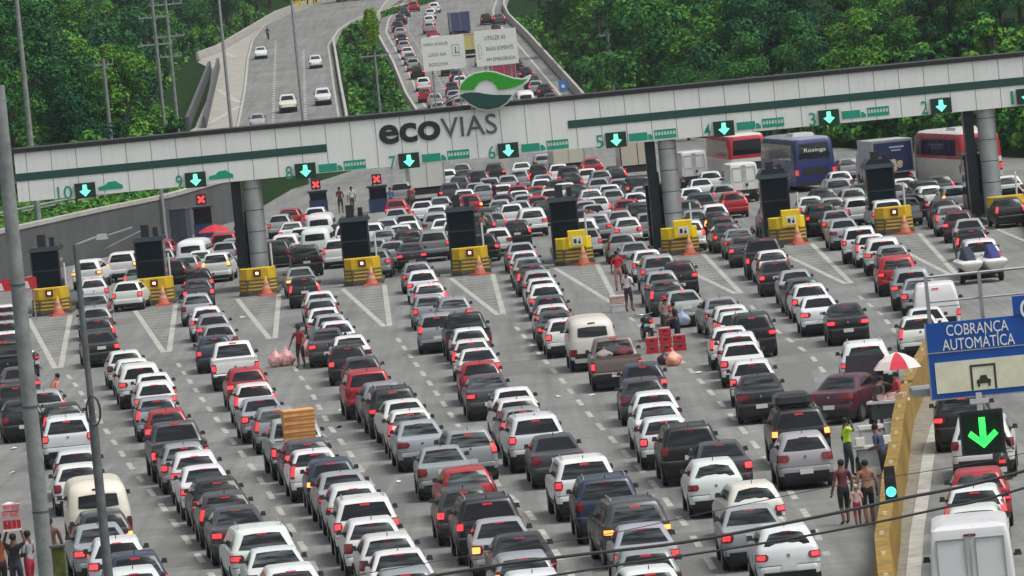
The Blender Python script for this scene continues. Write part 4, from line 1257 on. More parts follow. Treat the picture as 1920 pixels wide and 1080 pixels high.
while Y < 930:
    X = -66.0
    while X < 70:
        x, y = X + random.uniform(-2, 2), Y + random.uniform(-5, 5)
        ok = False
        if y < 480:
            ok = x < lerp_tab(WALL, y) - 9.5 or x > lerp_tab([(430, 31), (480, 22)], y) and y > 430
        else:
            ok = x < lerp_tab(L0, y) - 1 or x > lerp_tab(RR, y) + 4.5
        if y > 900: ok = True
        if y < 480 and x > 0: ok = ok and y > 455
        if ok: cand.append((y, x))
        X += 4.0
    Y += 9
cand.sort()
skyl = [600.0] * 97
ntree = 0
for y, x in cand:
    k = random.randrange(6)
    if x > 0 and random.random() < .5: k = random.choice((3, 4, 5))
    s = random.uniform(.72, 1.12)
    if y < 500: s *= .68
    h, w, cm, tm, lm = TREES[k]
    z = terr(x, y)
    u, v = proj(x, y, z + h * s); sc = FPX / y
    if u < -40 or u > 1960: continue
    b0, b1 = max(0, int((u - w * s * sc * .7) / 20)), min(96, int((u + w * s * sc * .7) / 20))
    if b0 > b1: continue
    seg = skyl[b0:b1 + 1]
    if max(seg) < 0 or v > max(seg) - 5: continue
    for b in range(b0, b1 + 1): skyl[b] = min(skyl[b], v + 20)
    t = empty('tree', (x, y, z), random.uniform(0, 6.28), ('bright green leafy tree in the forest ' if lm else 'dark green dense tree in the forest ') + ('left of the empty curving road' if x < -15 else 'right of the jammed climbing road'), 'tree', 'forest trees left of the roads' if x < -15 else 'forest trees right of the roads')
    t.scale = (s, s, s)
    put('crown', cm, t); put('trunk', tm, t)
    ntree += 1
print('trees', ntree)
# bushes in the gully between the roads and at the forest edges
def bush(x, y, s, lab, grp, m=None):
    t = empty('bush', (x, y, terr(x, y) - .1), random.uniform(0, 6), lab, 'bush', grp); t.scale = (s, s, s * random.uniform(.9, 1.3))
    put('crown', m or BUSH[0], t); put('trunk', BUSH[1], t)
for i in range(26):
    y = 548 + i * 11.5; gl, gr = lerp_tab(LR, y) + 1.6, lerp_tab(RL, y) - 1.4
    if gr - gl < 2: continue
    bush(random.uniform(gl + .6, gr - .6), y, random.uniform(.7, 1.15), 'leafy green bush in the gully between the two far roads', 'bushes in the gully')
for i in range(34):
    y = 462 + i * 7; x = max(lerp_tab(RR, y) + 2.2, lerp_tab([(462, 23.5), (500, 15)], y) if y < 500 else 0) + random.uniform(.2, 1.6)
    bush(x, y, random.uniform(.7, 1.1), 'low green bush at the forest edge right of the climbing road', 'bushes right of the climbing road')
for i in range(36):
    y = 376 + i * 2.6; x = lerp_tab([(340, 46), (372, 36), (415, 28.6), (480, 19.5)], y) + random.uniform(.6, 1.6)
    bush(x, y, random.uniform(.8, 1.3), 'leafy bush on the bank behind the buses', 'bushes behind the buses')
for i in range(16):
    y = 345 + i * 7; x = lerp_tab(WALL, y) - random.uniform(6, 9.5)
    bush(x, y, random.uniform(.8, 1.3), 'leafy bush on the grass bank above the retaining wall', 'bushes on the bank')
for i in range(46):
    y = random.uniform(560, 860); x = lerp_tab(L0, y) - .3 - abs(random.gauss(0, 4)); bush(x, y, random.uniform(.9, 1.5), 'leafy bush on the slope left of the empty curving road', 'bushes left of the empty road')
for i in range(70):
    y = random.uniform(372, 470); x = lerp_tab([(340, 46), (372, 36), (415, 28.6), (480, 19.5)], y) + .8 + abs(random.gauss(0, 6)); bush(x, y, random.uniform(.9, 1.5), 'leafy bush on the slope below the right forest', 'bushes on the right slope')
for i in range(24):
    y = 690 + i * 7.4; x = lerp_tab(L0, y) - 1.5 - random.uniform(0, 7); k = random.choice((0, 2, 3)); s = random.uniform(.55, .8)
    t = empty('tree', (x, y, terr(x, y)), random.uniform(0, 6.28), 'dark green tree close to the outer parapet of the empty curving road', 'tree', 'trees along the outer parapet'); t.scale = (s, s, s)
    put('crown', TREES[k][2], t); put('trunk', TREES[k][3], t)
for i in range(18):
    y = random.uniform(880, 915); x = -40 + i * 3; bush(x, y, random.uniform(1.2, 1.7), 'leafy bush at the top of the slope where the roads bend away', 'bushes at the far bend')
# palms
def palm(u, v, Y, h, lab):
    X, z = aty(u, v, Y); zg = terr(X, Y)
    t = empty('palm_tree', (X, Y, zg), 0, lab, 'palm tree'); H = z - zg
    MB().tube([(0, 0, -1), (.15, 0, H * .5), (0, 0, H)], [.22, .16, .13], 8).build('trunk', BARK, t, 50)
    mb = MB()
    for i in range(17):
        a = i * 2.4 + random.uniform(-.2, .2); up = random.uniform(.1, 1.0); ln = random.uniform(3.0, 4.2) * h
        pts = []
        for k in range(9):
            q = k / 8; r = ln * q * (.85 + .15 * (1 - up)); zz = H + ln * (up * q * .9 - q * q * .75)
            pts.append(Vector((r * math.cos(a), r * math.sin(a), zz)))
        mb.tube(pts, .03, 4)
        for k in range(1, 9):
            for f in (0, .33, .66):
                p = pts[k - 1].lerp(pts[k], f); d = (pts[k] - pts[k - 1]).normalized(); sd = d.cross(Vector((0, 0, 1))).normalized()
                for sg in (-1, 1):
                    e = p + (sd * sg + d * .5).normalized() * .75 * h * math.sin(math.pi * (.1 + .85 * k / 9)) - Vector((0, 0, .28))
                    mb.poly([p - d * .06, p + d * .06, e])
    mb.build('crown', LEAF_D, t)
palm(1285, 105, 540, 1.25, 'large palm with arching dark fronds in the middle of the right forest')
palm(1720, 28, 530, 1.25, 'palm with drooping fronds near the top right of the forest')
palm(1130, 130, 590, .9, 'small palm low in the forest beside the climbing road')
palm(1840, 20, 540, 1.0, 'palm at the top right corner of the forest')
# ground cover
mb = MB()
for i in range(24000):
    r = random.random()
    if r < .35:
        y = random.uniform(540, 905); gl, gr = lerp_tab(LR, y) + .9, lerp_tab(RL, y) - .8; x = random.uniform(gl, max(gl + .1, gr))
    elif r < .75:
        y = random.uniform(375, 760); x = (lerp_tab(RR, y) + 1.2 if y > 500 else lerp_tab([(372, 36.5), (415, 29), (480, 20), (500, 15)], y)) + random.uniform(0, 18)
    else:
        y = random.uniform(400, 860)
        x = (lerp_tab(L0, y) + .8 if y > 480 else lerp_tab(WALL, y) - 7) - random.uniform(0, 16)
    leaf(mb, Vector((x, y, terr(x, y) + random.uniform(.1, .9))), Vector((0, 0, .8)) + rdir() * .8, random.uniform(.4, .9))
for i in range(4200):
    y = random.uniform(300, 440); x = lerp_tab(WALL, y) - 1.2 - abs(random.gauss(0, 3.2))
    leaf(mb, Vector((x, y, bank(x, y) + random.uniform(.05, .55))), Vector((0, -.2, .8)) + rdir() * .8, random.uniform(.25, .6))
tag(mb.build('undergrowth', LEAF_B), 'dense low green undergrowth covering the slopes beside the roads', 'undergrowth', kind='stuff')
t = empty('vine_column', (*at(693, 190), 0), 0, 'lime green vine covered column standing in the gully between the far roads', 'plant')
X, z1 = aty(693, 18, t.location.y); _, z0 = aty(693, 84, t.location.y); t.location.x = X; t.location.z = 0
mb = MB()
for i in range(700):
    q = random.random(); d = rdir(); d.z *= .3
    leaf(mb, Vector((0, 0, z0 + (z1 - z0) * q)) + d * (.45 + .35 * math.sin(3 * q)), d + rdir() * .5, .42)
mb.build('crown', LEAF_L, t)
MB().tube([(0, 0, -2), (0, 0, z1 - .5)], .12, 8).build('trunk', BARK, t)

# ------------------------------------------------------------------ poles and masts
def mast(name, u, v0, v1, Y, r, lab, top=None, arms=None, m=None, cat='pole', zg=None):
    """a vertical mast through image points (u, v0 top) and (u, v1 foot) at distance Y"""
    X, zt = aty(u, v0, Y)
    if top: zt = top
    zg = (terr(X, Y) if zg is None else zg)
    t = empty(name, (X, Y, zg), 0, lab, cat)
    H = zt - zg
    MB().tube([(0, 0, -.5), (0, 0, H)], [r, r * .72], 12).build('shaft', m or POLE, t, 50)
    for dz, ln in arms or ():
        MB().box(-ln, ln, -.06, .06, H - dz, H - dz + .12).build('cross_arm', STEEL, t)
        q = MB()
        for s in (-1, -.5, .5, 1): q.lathe([(.05, H - dz + .122), (.06, H - dz + .2), (.03, H - dz + .3)], 6, 0, (s * ln * .94, 0, 0))
        q.build('insulators', mat('insulator', (.25, .2, .17), .3), t)
    return t
def lamp_mast(u, v0, v1, Y, r, lab, H):
    t = mast('street_lamp', u, v0, v1, Y, r, lab, top=None, m=STEEL, cat='street lamp')
    t.children[0].data.transform(Matrix.Diagonal((1, 1, 1, 1)))
    return t
for u, v0, Y, r, lab in ((66, 350, 352, .2, 'thick pale lamp post rising from behind the retaining wall at far left'),
                         (429, 190, 480, .16, 'slim grey lamp post in front of the paved shoulder of the curving road'),
                         (562, 160, 470, .14, 'slim grey lamp post in front of the empty three lane road')):
    X, z = aty(u, v0, Y); zg = terr(X, Y)
    t = empty('street_lamp', (X, Y, zg), 0, lab, 'street lamp')
    MB().tube([(0, 0, -.4), (0, 0, 22 - zg)], [r, r * .6], 12).build('shaft', POLE if r > .18 else STEEL, t, 50)
    MB().tube([(0, 0, 22.003 - zg), (.2, 0, 22.35 - zg), (1.6, 0, 22.6 - zg)], .06, 8).build('arm', STEEL, t)
    MB().box(1.5, 2.2, -.14, .14, 22.55 - zg, 22.7 - zg, top=.05).build('lamp_head', STEEL, t)
for (u, v0, v1, Y, r, arms, lab) in (
    (193, 110, 265, 420, .16, ((.5, .7),), 'short concrete power pole with one cross arm among the left trees'),
    (282, -30, 255, 430, .15, ((2.5, 1.1), (4.5, 1.2)), 'tall power pole with cross arms left of the two in the trees'),
    (307, -30, 255, 440, .15, ((1.6, 1.2), (4.0, 1.2), (5.5, .8)), 'tall power pole with cross arms right of its twin in the trees'),
    (702, 98, 215, 560, .14, ((.4, 1.4),), 'grey power pole with a cross arm in the gully between far roads'),
    (1139, 55, 180, 545, .16, ((.6, .8),), 'concrete power pole in front of the forest right of the emblem')):
    mast('power_pole', u, v0, v1, Y, r, lab, arms=arms)
for u, v0, v1, Y, r, lab in ((312, 352, 455, 380, .13, 'grey steel post before the retaining wall, behind the second booth'), (248, 385, 460, 372, .09, 'thin steel post close to the retaining wall left of the thicker one'), (262, 378, 455, 374, .09, 'thin steel post right of its neighbour before the retaining wall'), (452, 345, 430, 395, .15, 'grey steel post just left of the left silver column')):
    X, Yb = at(u, v1); zt = aty(u, v0, Yb)[1]
    t = empty('steel_post', (X, Yb, 0), 0, lab, 'post')
    MB().tube([(0, 0, 0), (0, 0, zt)], [r, r * .8], 10).build('shaft', STEEL, t, 50)

# the two foreground poles at the left
X1, _ = aty(40, 600, 105)
t = empty('concrete_pole', (X1, 105, 0), 0, 'thick weathered concrete pole in the left foreground', 'pole')
MB().tube([(0, 0, 0), (0, 0, 13.4)], [.165, .12], 20).build('shaft', POLE, t, 50)
m = MB()
for z in (5.7, 7.6, 9.8): m.tube([(0, 0, z), (0, 0, z + .03)], .153 if z < 8 else .142, 20)
m.build('joint_band', CONC_D, t)
X2, z2 = aty(141, 458, 105)
t = empty('street_lamp', (X2, 105, 0), 0, 'thin steel lamp pole with a short arm in the left foreground', 'street lamp')
MB().tube([(0, 0, 0), (0, 0, 7.2), (0, 0, 7.21), (0, 0, z2)], [.09, .085, .06, .05], 14).build('shaft', mat('dull_steel', (.12, .13, .13), .6, .2, noise=.3, nscale=5), t, 50)
MB().tube([(-.02, 0, z2 - .03), (.18, 0, z2 + .03), (.42, 0, z2 + .09)], .028, 8).build('arm', STEEL, t)
MB().box(.38, .6, -.09, .09, z2 + .04, z2 + .14, top=.03).build('lamp_head', STEEL, t)
MB().tube([(.603, 0, z2 + .1), (1.05, 0, z2 + .2)], .02, 6).tube([(.5, .1, z2 - .14), (1.18, .1, z2 + .12)], .014, 6).build('bracket_bar', STEEL, t)
cx, cz = aty(176, 770, 105)
m = MB()
for k in range(3):
    m.tube([(cx - X2 + .13 * math.cos(a / 16 * 6.283) * (1 - .06 * k), -.1 - .02 * k, cz + .27 * math.sin(a / 16 * 6.283)) for a in range(17)], .012, 5, caps=False)
m.build('cable_coil', DARK, t)
X3, z3 = aty(108, 1026, 103)
t = empty('mossy_post', (X3, 103, 0), 0, 'short square mossy yellow green post at the foot of the concrete pole', 'post')
MB().box(-.12, .12, -.12, .12, 0, z3, top=.01).build('shaft', mat('moss', (.12, .13, .02), .9, c2=(.03, .04, .015), nscale=9), t)
MB().box(-.14, .14, -.14, .14, z3 + .003, z3 + .04).build('cap', CONC_D, t)

# overhead cables across the lower right
def cable(pts, Y, r, lab):
    P = []
    for u, v in pts:
        x, z = aty(u, v, Y); P.append((x, Y, z))
    (xa, _, za), (xb, _, zb_) = P[0], P[1]
    P = [(xa - 6, Y, za - .45 + .0)] + P
    (xa, _, za), (xb, _, zb_) = P[-2], P[-1]
    P.append((xb + 4, Y, zb_ + (zb_ - za) / (xb - xa) * 4 + .3))
    C = []
    for i in range(len(P) - 1):
        p0, p1, p2, p3 = [Vector(P[max(0, min(len(P) - 1, j))]) for j in (i - 1, i, i + 1, i + 2)]
        for k in range(6):
            s = k / 6; C.append(.5 * (2 * p1 + (p2 - p0) * s + (2 * p0 - 5 * p1 + 4 * p2 - p3) * s * s + (3 * p1 - p0 - 3 * p2 + p3) * s ** 3))
    C.append(Vector(P[-1]))
    tag(MB().tube(C, r, 8).build('power_cable', mat('cable_black', (.035, .035, .032), .6), smooth=60), lab, 'cable')
cable([(820, 1078), (1053, 1044), (1280, 1017), (1513, 973), (1680, 937), (1920, 883)], 70, .02, 'upper thick black cable sagging across the lower right')
cable([(1050, 1077), (1280, 1042), (1440, 1017), (1600, 988), (1760, 954), (1920, 915)], 70, .015, 'lower black cable running below the thick one')
cable([(950, 1030), (1130, 1003), (1400, 945), (1600, 905), (1920, 850)], 72, .005, 'thin black wire above the two thicker cables')

# ------------------------------------------------------------------ overhead sign in the right foreground
SY = 100.0
BLUE = mat('sign_blue', (.008, .075, .34), .4, noise=.1, nscale=2)
CREAM = mat('sign_cream', (.76, .76, .62), .5, c2=(.6, .58, .4), nscale=3.5)
sgn = empty('overhead_sign', (7, SY, 0), 0, 'blue and cream overhead sign reading COBRANÇA AUTOMÁTICA', 'road sign')
def S_(mb, name, m, parent=None, smooth=None):
    o = mb.build(name, m, parent or sgn, smooth); o.location = (-7, -SY, 0) if parent is None else (0, 0, 0); return o
def rect(mb, ua, va, ub, vb, y0, y1, m=0):
    xa, za = aty(ua, va, SY); xb, zb2 = aty(ub, vb, SY); return mb.box(xa, xb, y0, y1, min(za, zb2), max(za, zb2), m)
xa, zt = aty(1735, 608, SY); _, zb2 = aty(1745, 750, SY)
S_(MB().box(xa, 11.5, SY, SY + .06, zb2, zt), 'panel', BLUE)
xs2, zs2 = aty(1897, 556, SY)
S_(MB().box(xs2, 11.5, SY - .02, SY + .04, zt + .003, zs2), 'panel', BLUE)
q = S_(text_mesh('C', .22, .34, .006, .01, xs2 + .12, zt - .07, SY - .03), 'lettering', mat('letter_white', (.78, .78, .74), .5))
xc, zc = aty(1752, 681, SY); _, zcb = aty(1757, 741, SY)
S_(MB().box(xc, 11.4, SY - .02, SY - .003, zcb + .02, zc), 'lower_panel', CREAM)
_, zl = aty(1740, 668, SY)
S_(MB().box(xa, 11.5, SY - .015, SY - .003, zl + .03, zl + .05), 'trim', STEEL)
S_(MB().box(xa - .02, xa - .002, SY - .03, SY + .08, zb2, zt).box(xa - .02, 11.5, SY - .03, SY + .08, zb2 - .02, zb2 - .002), 'edge', STEEL)
LW = mat('letter_white', (.78, .78, .74), .5)
for body, ua, va, ub, vb in (('COBRANÇA', 1775, 630, 1891, 616), ('AUTOMÁTICA', 1768, 658, 1903, 640)):
    x0, zA = aty(ua, va, SY); x1, zB = aty(ub, vb, SY)
    h = .19
    S_(text_mesh(body, x1 - x0, h * (1.24 if body[0] == 'C' else 1.28), .006, 0.0, x0, zA - (.05 if body[0] == 'C' else .0), SY - .012), 'lettering', LW)
x0, zA = aty(1822, 731, SY); x1, zB = aty(1866, 684, SY); zA = zcb + .03; zB = zA + .43
m = MB(); w = x1 - x0
m.box(x0, x0 + .035, SY - .03, SY - .021, zA, zB).box(x1 - .035, x1, SY - .03, SY - .021, zA, zB).box(x0 + .036, x1 - .036, SY - .03, SY - .021, zB - .035, zB)
cxm = (x0 + x1) / 2
m.extr([(cxm - .12, zA + .1), (cxm - .12, zA + .16), (cxm - .07, zA + .18), (cxm - .05, zA + .24), (cxm + .05, zA + .24), (cxm + .07, zA + .18), (cxm + .12, zA + .16), (cxm + .12, zA + .1)], SY - .03, SY - .021)
m.box(cxm - .11, cxm - .07, SY - .03, SY - .021, zA + .05, zA + .098).box(cxm + .07, cxm + .11, SY - .03, SY - .021, zA + .05, zA + .098)
S_(m, 'pictogram', mat('pict_ink', (.03, .035, .02), .5))
m = MB()
xr0, zr0 = aty(1741, 521, SY)
m.tube([(xr0, SY + .5, zr0 - .02), (11.4, SY + .5, zr0 + .0)], .025, 6).tube([(xr0, SY + .5, zr0 - .45), (11.4, SY + .5, zr0 - .45)], .018, 6)
S_(m, 'hand_rail', STEEL)
for u in (1741, 1842, 1960):
    xx, _ = aty(u, 540, SY); S_(MB().box(xx - .03, xx + .03, SY + .45, SY + .52, zb2 + .1, zr0), 'rail_post', STEEL)
S_(MB().box(xa - .3, 11.5, SY + .2, SY + 1.2, zb2 + .05, zb2 + .18), 'walkway', STEEL)
S_(MB().tube([(11.2, SY + .6, 0), (11.2, SY + .6, zb2 + .05)], .28, 20), 'column', STEEL, smooth=40)
xl, zl1 = aty(1797, 776, SY); xr_, _ = aty(1878, 771, SY)
led = empty('lane_signal', ((xl + xr_) / 2, SY - .1, 5.58), 0, 'black lane signal box with a lit green down arrow under the blue sign', 'lane signal')
w = (xr_ - xl) / 2; hh = .74
MB().box(-w, w, -.1, .12, 0, hh, top=.0).build('housing', BLACK, led)
MB().box(-w + .05, w - .05, -.112, -.103, .05, hh - .05).build('screen', mat('led_screen', (.004, .02, .01), .25), led)
MB().extr([(0, .1), (.26, .33), (.2, .41), (.055, .28), (.055, .63), (-.055, .63), (-.055, .28), (-.2, .41), (-.26, .33)], -.122, -.115).build('arrow', mat('arrow_green', (.03, 1, .1), .5, emit=1.0), led)
MB().box(-.05, .05, -.02, .06, hh + .003, hh + .3).box(-.16, .16, -.03, .08, hh + .12, hh + .2).build('hanger', mat('hanger_white', (.5, .5, .48), .5), led)

# traffic light beside the yellow wall
Yb = 142.0
X, _ = aty(1670, 921, Yb)
tl = empty('traffic_light', (X, Yb, .95), 0, 'black traffic light showing green, mounted at the yellow wall', 'traffic light')
gx, gz = aty(1670, 921, Yb)
lz = gz - .95
MB().tube([(0, 0, -.3), (0, 0, lz + .5)], .045, 8).build('pole', DARK, tl, 40)
MB().box(-.15, .15, -.16, -.054, lz - .2, lz + .62, top=.02).build('housing', BLACK, tl)
MB().extr([(.125 * math.cos(a * .524), lz + .125 * math.sin(a * .524)) for a in range(12)], -.19, -.163).build('lamp', mat('green_lamp', (.08, .95, .75), .4, emit=1.1), tl)
MB().extr([(.12 * math.cos(a * .524), lz + .32 + .12 * math.sin(a * .524)) for a in range(12)], -.19, -.163).build('lens', DARK, tl)

# ------------------------------------------------------------------ signs on the far road
INK = mat('sign_ink', (.1, .105, .1), .6)
SGN = mat('sign_white', (.8, .81, .75), .5, noise=.05)
def info_sign(ua, va, ub, vb, Y, lines, lab, picto):
    xa, zA = aty(ua, va, Y); xb, zB = aty(ub, vb, Y)
    zt, zb_ = max(zA, zB), min(zA, zB)
    cx = (xa + xb) / 2; zg = zr(Y)
    t = empty('information_sign', (cx, Y, zg), 0, lab, 'road sign'); w = (xb - xa) / 2
    MB().box(-w, w, 0, .08, zb_ - zg, zt - zg).build('panel', SGN, t)
    for s in (-1, 1): MB().tube([(s * w * .6, .16, 0), (s * w * .6, .16, zt - zg - .1)], .075, 8).build('post', STEEL, t)
    for (body, x0, wd, z0) in lines:
        text_mesh(body, wd * 2 * w, (.3 if len(body) < 8 else .36), .01, 0.0, -w + x0 * 2 * w, zb_ - zg + z0 * (zt - zb_), -.012).build('lettering', INK, t)
    px, side = picto
    m = MB(); x0 = -w + px * 2 * w; z0 = zb_ - zg + .38 * (zt - zb_)
    if side:
        for s in (0, .62): m.box(x0 + s, x0 + s + .03, -.012, -.002, z0, z0 + 1.0)
        m.box(x0 + .031, x0 + .619, -.012, -.002, z0, z0 + .03).box(x0 + .031, x0 + .619, -.012, -.002, z0 + .97, z0 + 1.0)
        m.box(x0 + .25, x0 + .36, -.012, -.002, z0 + .2, z0 + .62).box(x0 + .26, x0 + .35, -.012, -.002, z0 + .66, z0 + .8).box(x0 + .44, x0 + .56, -.012, -.002, z0 + .2, z0 + .36)
    else:
        m.box(x0, x0 + .03, -.012, -.002, z0 - .5, z0 + .75).box(x0 + .031, x0 + .25, -.012, -.002, z0 + .72, z0 + .75).box(x0 + .031, x0 + .25, -.012, -.002, z0 - .5, z0 - .47)
        m.box(x0 + .26, x0 + .29, -.012, -.002, z0 - .3, z0 + .1).box(x0 + .26, x0 + .29, -.012, -.002, z0 + .22, z0 + .6)
    m.build('pictogram', INK, t)
info_sign(789, 71, 875, 127, 520, (('NÃO JOGUE', .05, .56, .72), ('LIXO NA', .14, .42, .42), ('RODOVIA', .14, .44, .13)), 'white information sign reading NÃO JOGUE LIXO NA RODOVIA', (.7, 1))
info_sign(888, 59, 973, 118, 519, (('UTILIZE AS', .24, .5, .72), ('BAIAS SOMENTE', .26, .64, .42), ('EM EMERGÊNCIA', .26, .68, .13)), 'white information sign reading UTILIZE AS BAIAS SOMENTE EM EMERGÊNCIA', (.07, 0))
X, Yb = at(1058, 185); _, z0 = aty(1058, 172, Yb); _, z1 = aty(1058, 150, Yb)
t = empty('blue_sign', (X, Yb, zr(Yb)), 0, 'small blue road sign beside the right parapet of the climbing road', 'road sign')
MB().box(-.4, .4, 0, .05, z0 - zr(Yb), z1 - zr(Yb)).build('panel', mat('pale_sign_blue', (.06, .2, .5), .5), t)
MB().box(-.15, .15, -.01, -.002, z0 - zr(Yb) + .4, z0 - zr(Yb) + .7).build('symbol', LW, t)
MB().tube([(0, .1, 0), (0, .1, z1 - zr(Yb))], .05, 6).build('post', STEEL, t)
t = None
for i, (u, v) in enumerate(((556, 12), (572, 7), (588, 3))):
    X, Yb = at(u, v + 6)
    m = MB().box(-.75, .75, 0, .06, .5, 1.5)
    t = empty('chevron_board', (X, Yb, terr(X, Yb)), R(-10), ('leftmost yellow board', 'middle black and yellow chevron board', 'rightmost black and yellow chevron board')[i] + ' at the outer bend of the empty road', 'road sign', 'boards at the far bend')
    m.build('panel', YELB, t)
    if i:
        q = MB()
        for k in range(3): q.extr([(-.6 + k * .45, .5), (-.4 + k * .45, .5), (-.25 + k * .45, 1.5), (-.45 + k * .45, 1.5)], -.01, -.002)
        q.build('stripes', BLACK, t)
    MB().tube([(0, .1, -.3), (0, .1, 1.4)], .05, 6).build('post', STEEL, t)

# ------------------------------------------------------------------ humid air
hz = MB().box(-300, 300, -10, 1350, -6, 260).build('haze', None or bpy.data.materials.new('humid_air'))
hm = hz.data.materials[0]; hm.use_nodes = True
hm.node_tree.nodes.clear()
pv = hm.node_tree.nodes.new('ShaderNodeVolumePrincipled')
pv.inputs['Color'].default_value = (.82, .9, .95, 1)
pv.inputs['Density'].default_value = .00007
ho = hm.node_tree.nodes.new('ShaderNodeOutputMaterial')
hm.node_tree.links.new(pv.outputs[0], ho.inputs['Volume'])
tag(hz, 'thin humid haze in the air', 'haze', kind='stuff')

# ------------------------------------------------------------------ buses, trucks
def bus(u, v, rz, lowc, upc, roofc, label, script=None, L=12.0):
    X, Yb = at(u, v)
    t = empty('bus', (X, Yb, .003), rz, label, 'bus')
    hw = 1.26
    low = [(.35, .1, L - .1, hw - .06, .2, .3, 0), (.5, 0, L, hw, .22, .35, .02), (1.2, 0, L, hw + .01, .22, .35, .03), (1.75, .02, L, hw, .22, .35, .03)]
    up = [(1.753, .02, L, hw, .22, .35, .03), (2.4, .05, L - .08, hw - .02, .24, .4, .03), (3.0, .12, L - .3, hw - .06, .28, .45, .03), (3.2, .24, L - .5, hw - .14, .3, .5, .02)]
    rf = [(3.203, .25, L - .52, hw - .15, .3, .5, .02), (3.3, .4, L - .7, hw - .3, .3, .4, .0), (3.34, .8, L - 1.1, hw - .55, .3, .3, .0)]
    put('lower_body', loft(MB(), low).mesh('lower_body', PAINT, 40), t, None, (*lowc, 1))
    put('upper_body', loft(MB(), up).mesh('upper_body', PAINT, 40), t, None, (*upc, 1))
    put('roof', loft(MB(), rf).mesh('roof', PAINT, 40), t, None, (*roofc, 1))
    m = MB(); rear_patch(m, up, 2.0, 2.95, .78, .74); m.build('rear_window', GLASS, t, 60)
    for sg in (-1, 1):
        m = MB(); n = 7
        for k in range(n):
            a, b = 1.0 + k * (L - 1.6) / n, 1.0 + (k + 1) * (L - 1.6) / n - .08
            q = len(m.v)
            for z in (1.95, 2.9):
                w = S_at(up, z)[2] + .012
                m.v += [(sg * w, a, z), (sg * w, b, z)]
            f = (q, q + 1, q + 3, q + 2); m.f.append(f if sg > 0 else f[::-1]); m.m.append(0)
        m.build('side_window', GLASS, t)
        put('tail_light', lamp_patch(low, .95, 1.45, .84, 1, sg).mesh('tail_light', [LAMP_D, LAMP], 60), t, None, (.6, .05, .05, .2))
        for y in (2.8, 3.9, L - 2.6):
            put('wheel', BW, t, (sg * (hw - .16), y, .48))
    MB().box(-.8, .8, -.03, .0, 1.0, 1.5).build('engine_grille', DARK, t)
    MB().box(-1.12, 1.12, -.05, .02, .42, .62).build('bumper', DARK, t)
    MB().box(-.7, .7, 3.0, 5.4, 3.33, 3.52, top=.1).build('roof_unit', mat('unit_grey', (.4, .41, .42), .5), t)
    if script:
        text_mesh(script, 1.35, .3, .006, .004, -.62, 2.35, -.05).build('lettering', LW, t)
    return t
BW = wheel_mesh(.48, .28)
bus(1533, 358, R(7.5), (.02, .025, .17), (.02, .03, .12), (.24, .27, .34), 'dark blue coach with white script on its rear window, behind gate 4', 'Rosinga')
bus(1408, 347, R(5), (.62, .6, .56), (.42, .012, .03), (.62, .58, .55), 'red and white bus just left of the dark blue coach')
bus(1845, 352, R(9), (.62, .6, .56), (.42, .012, .03), (.62, .58, .55), 'red and white bus behind the rightmost silver column')

def box_truck(u, v, rz, c, w, z1, label, picture=False, L=6.0, dark=False):
    X, Yb = at(u, v); Z = zr(Yb)
    t = empty('box_truck', (X, Yb, Z + .003), rz, label, 'truck')
    o = put('cargo_box', MB().box(-w / 2, w / 2, 0, L - 1.7, .95, z1).mesh('cargo_box', PAINT), t, None, (*c, 1))
    m = MB()
    for s in (-1, 1): m.box(min(s * w / 2, s * (w / 2 - .09)), max(s * w / 2, s * (w / 2 - .09)), -.03, -.002, .97, z1 - .1)
    m.box(-w / 2, w / 2, -.03, -.002, z1 - .097, z1); m.box(-.025, .025, -.02, -.002, .97, z1 - .1)
    m.build('door_frame', DARK if dark else STEEL, t)
    cab = [(.6, L - 1.6, L, w / 2 - .1, .1, .2, 0), (1.3, L - 1.6, L, w / 2 - .08, .1, .25, 0), (2.2, L - 1.55, L - .35, w / 2 - .15, .1, .25, 0), (2.35, L - 1.4, L - .6, w / 2 - .3, .1, .2, 0)]
    put('cab', loft(MB(), cab).mesh('cab', PAINT, 40), t, None, (.6, .6, .58, 1))
    MB().box(-w / 2 + .15, w / 2 - .15, .1, L - .3, .5, .85).build('chassis', DARK, t)
    MB().box(-w / 2 + .05, w / 2 - .05, .0, .12, .45, .6).build('bumper', DARK, t)
    for s in (-1, 1):
        for y in (1.2, L - 1.0): put('wheel', BW, t, (s * (w / 2 - .2), y, .48))
        put('tail_light', MB().box(s * (w / 2 - .25) - .12, s * (w / 2 - .25) + .12, -.02, .05, .65, .8).mesh('tail_light', LAMP), t, None, (.42, .02, .02, .15))
    if picture:
        m = MB().box(-w / 2 + .1, w / 2 - .1, -.045, -.031, 1.05, z1 - .15)
        p = m.build('advert_panel', mat('advert_navy', (.015, .02, .075), .4), t)
        q = MB()
        for k in range(9):
            a, b = random.uniform(-.35, .45), random.uniform(1.2, 1.75)
            q.extr([(a + .18 * math.cos(j * .785), b + .14 * math.sin(j * .785)) for j in range(8)], -.05 - .003 * k, -.047)
        q.build('picture', mat('advert_tan', (.5, .33, .2), .5, c2=(.62, .55, .48), nscale=4), p)
        MB().box(-.2, .7, -.05, -.046, z1 - .5, z1 - .4).box(-.1, .5, -.05, -.046, z1 - .68, z1 - .6).build('text_bars', mat('advert_pale', (.3, .4, .55), .5), p)
    return t
box_truck(805, 376, R(4), (.62, .62, .58), 2.5, 2.75, 'white box truck with a plain rear door in the crowd beyond gate 7')
box_truck(1070, 330, R(4), (.55, .52, .42), 2.4, 2.7, 'pale beige box truck far back between the lane 6 and lane 5 signs')
box_truck(1200, 334, R(3), (.5, .46, .36), 2.5, 2.9, 'beige truck with a dark frame just left of the middle silver column', dark=True)
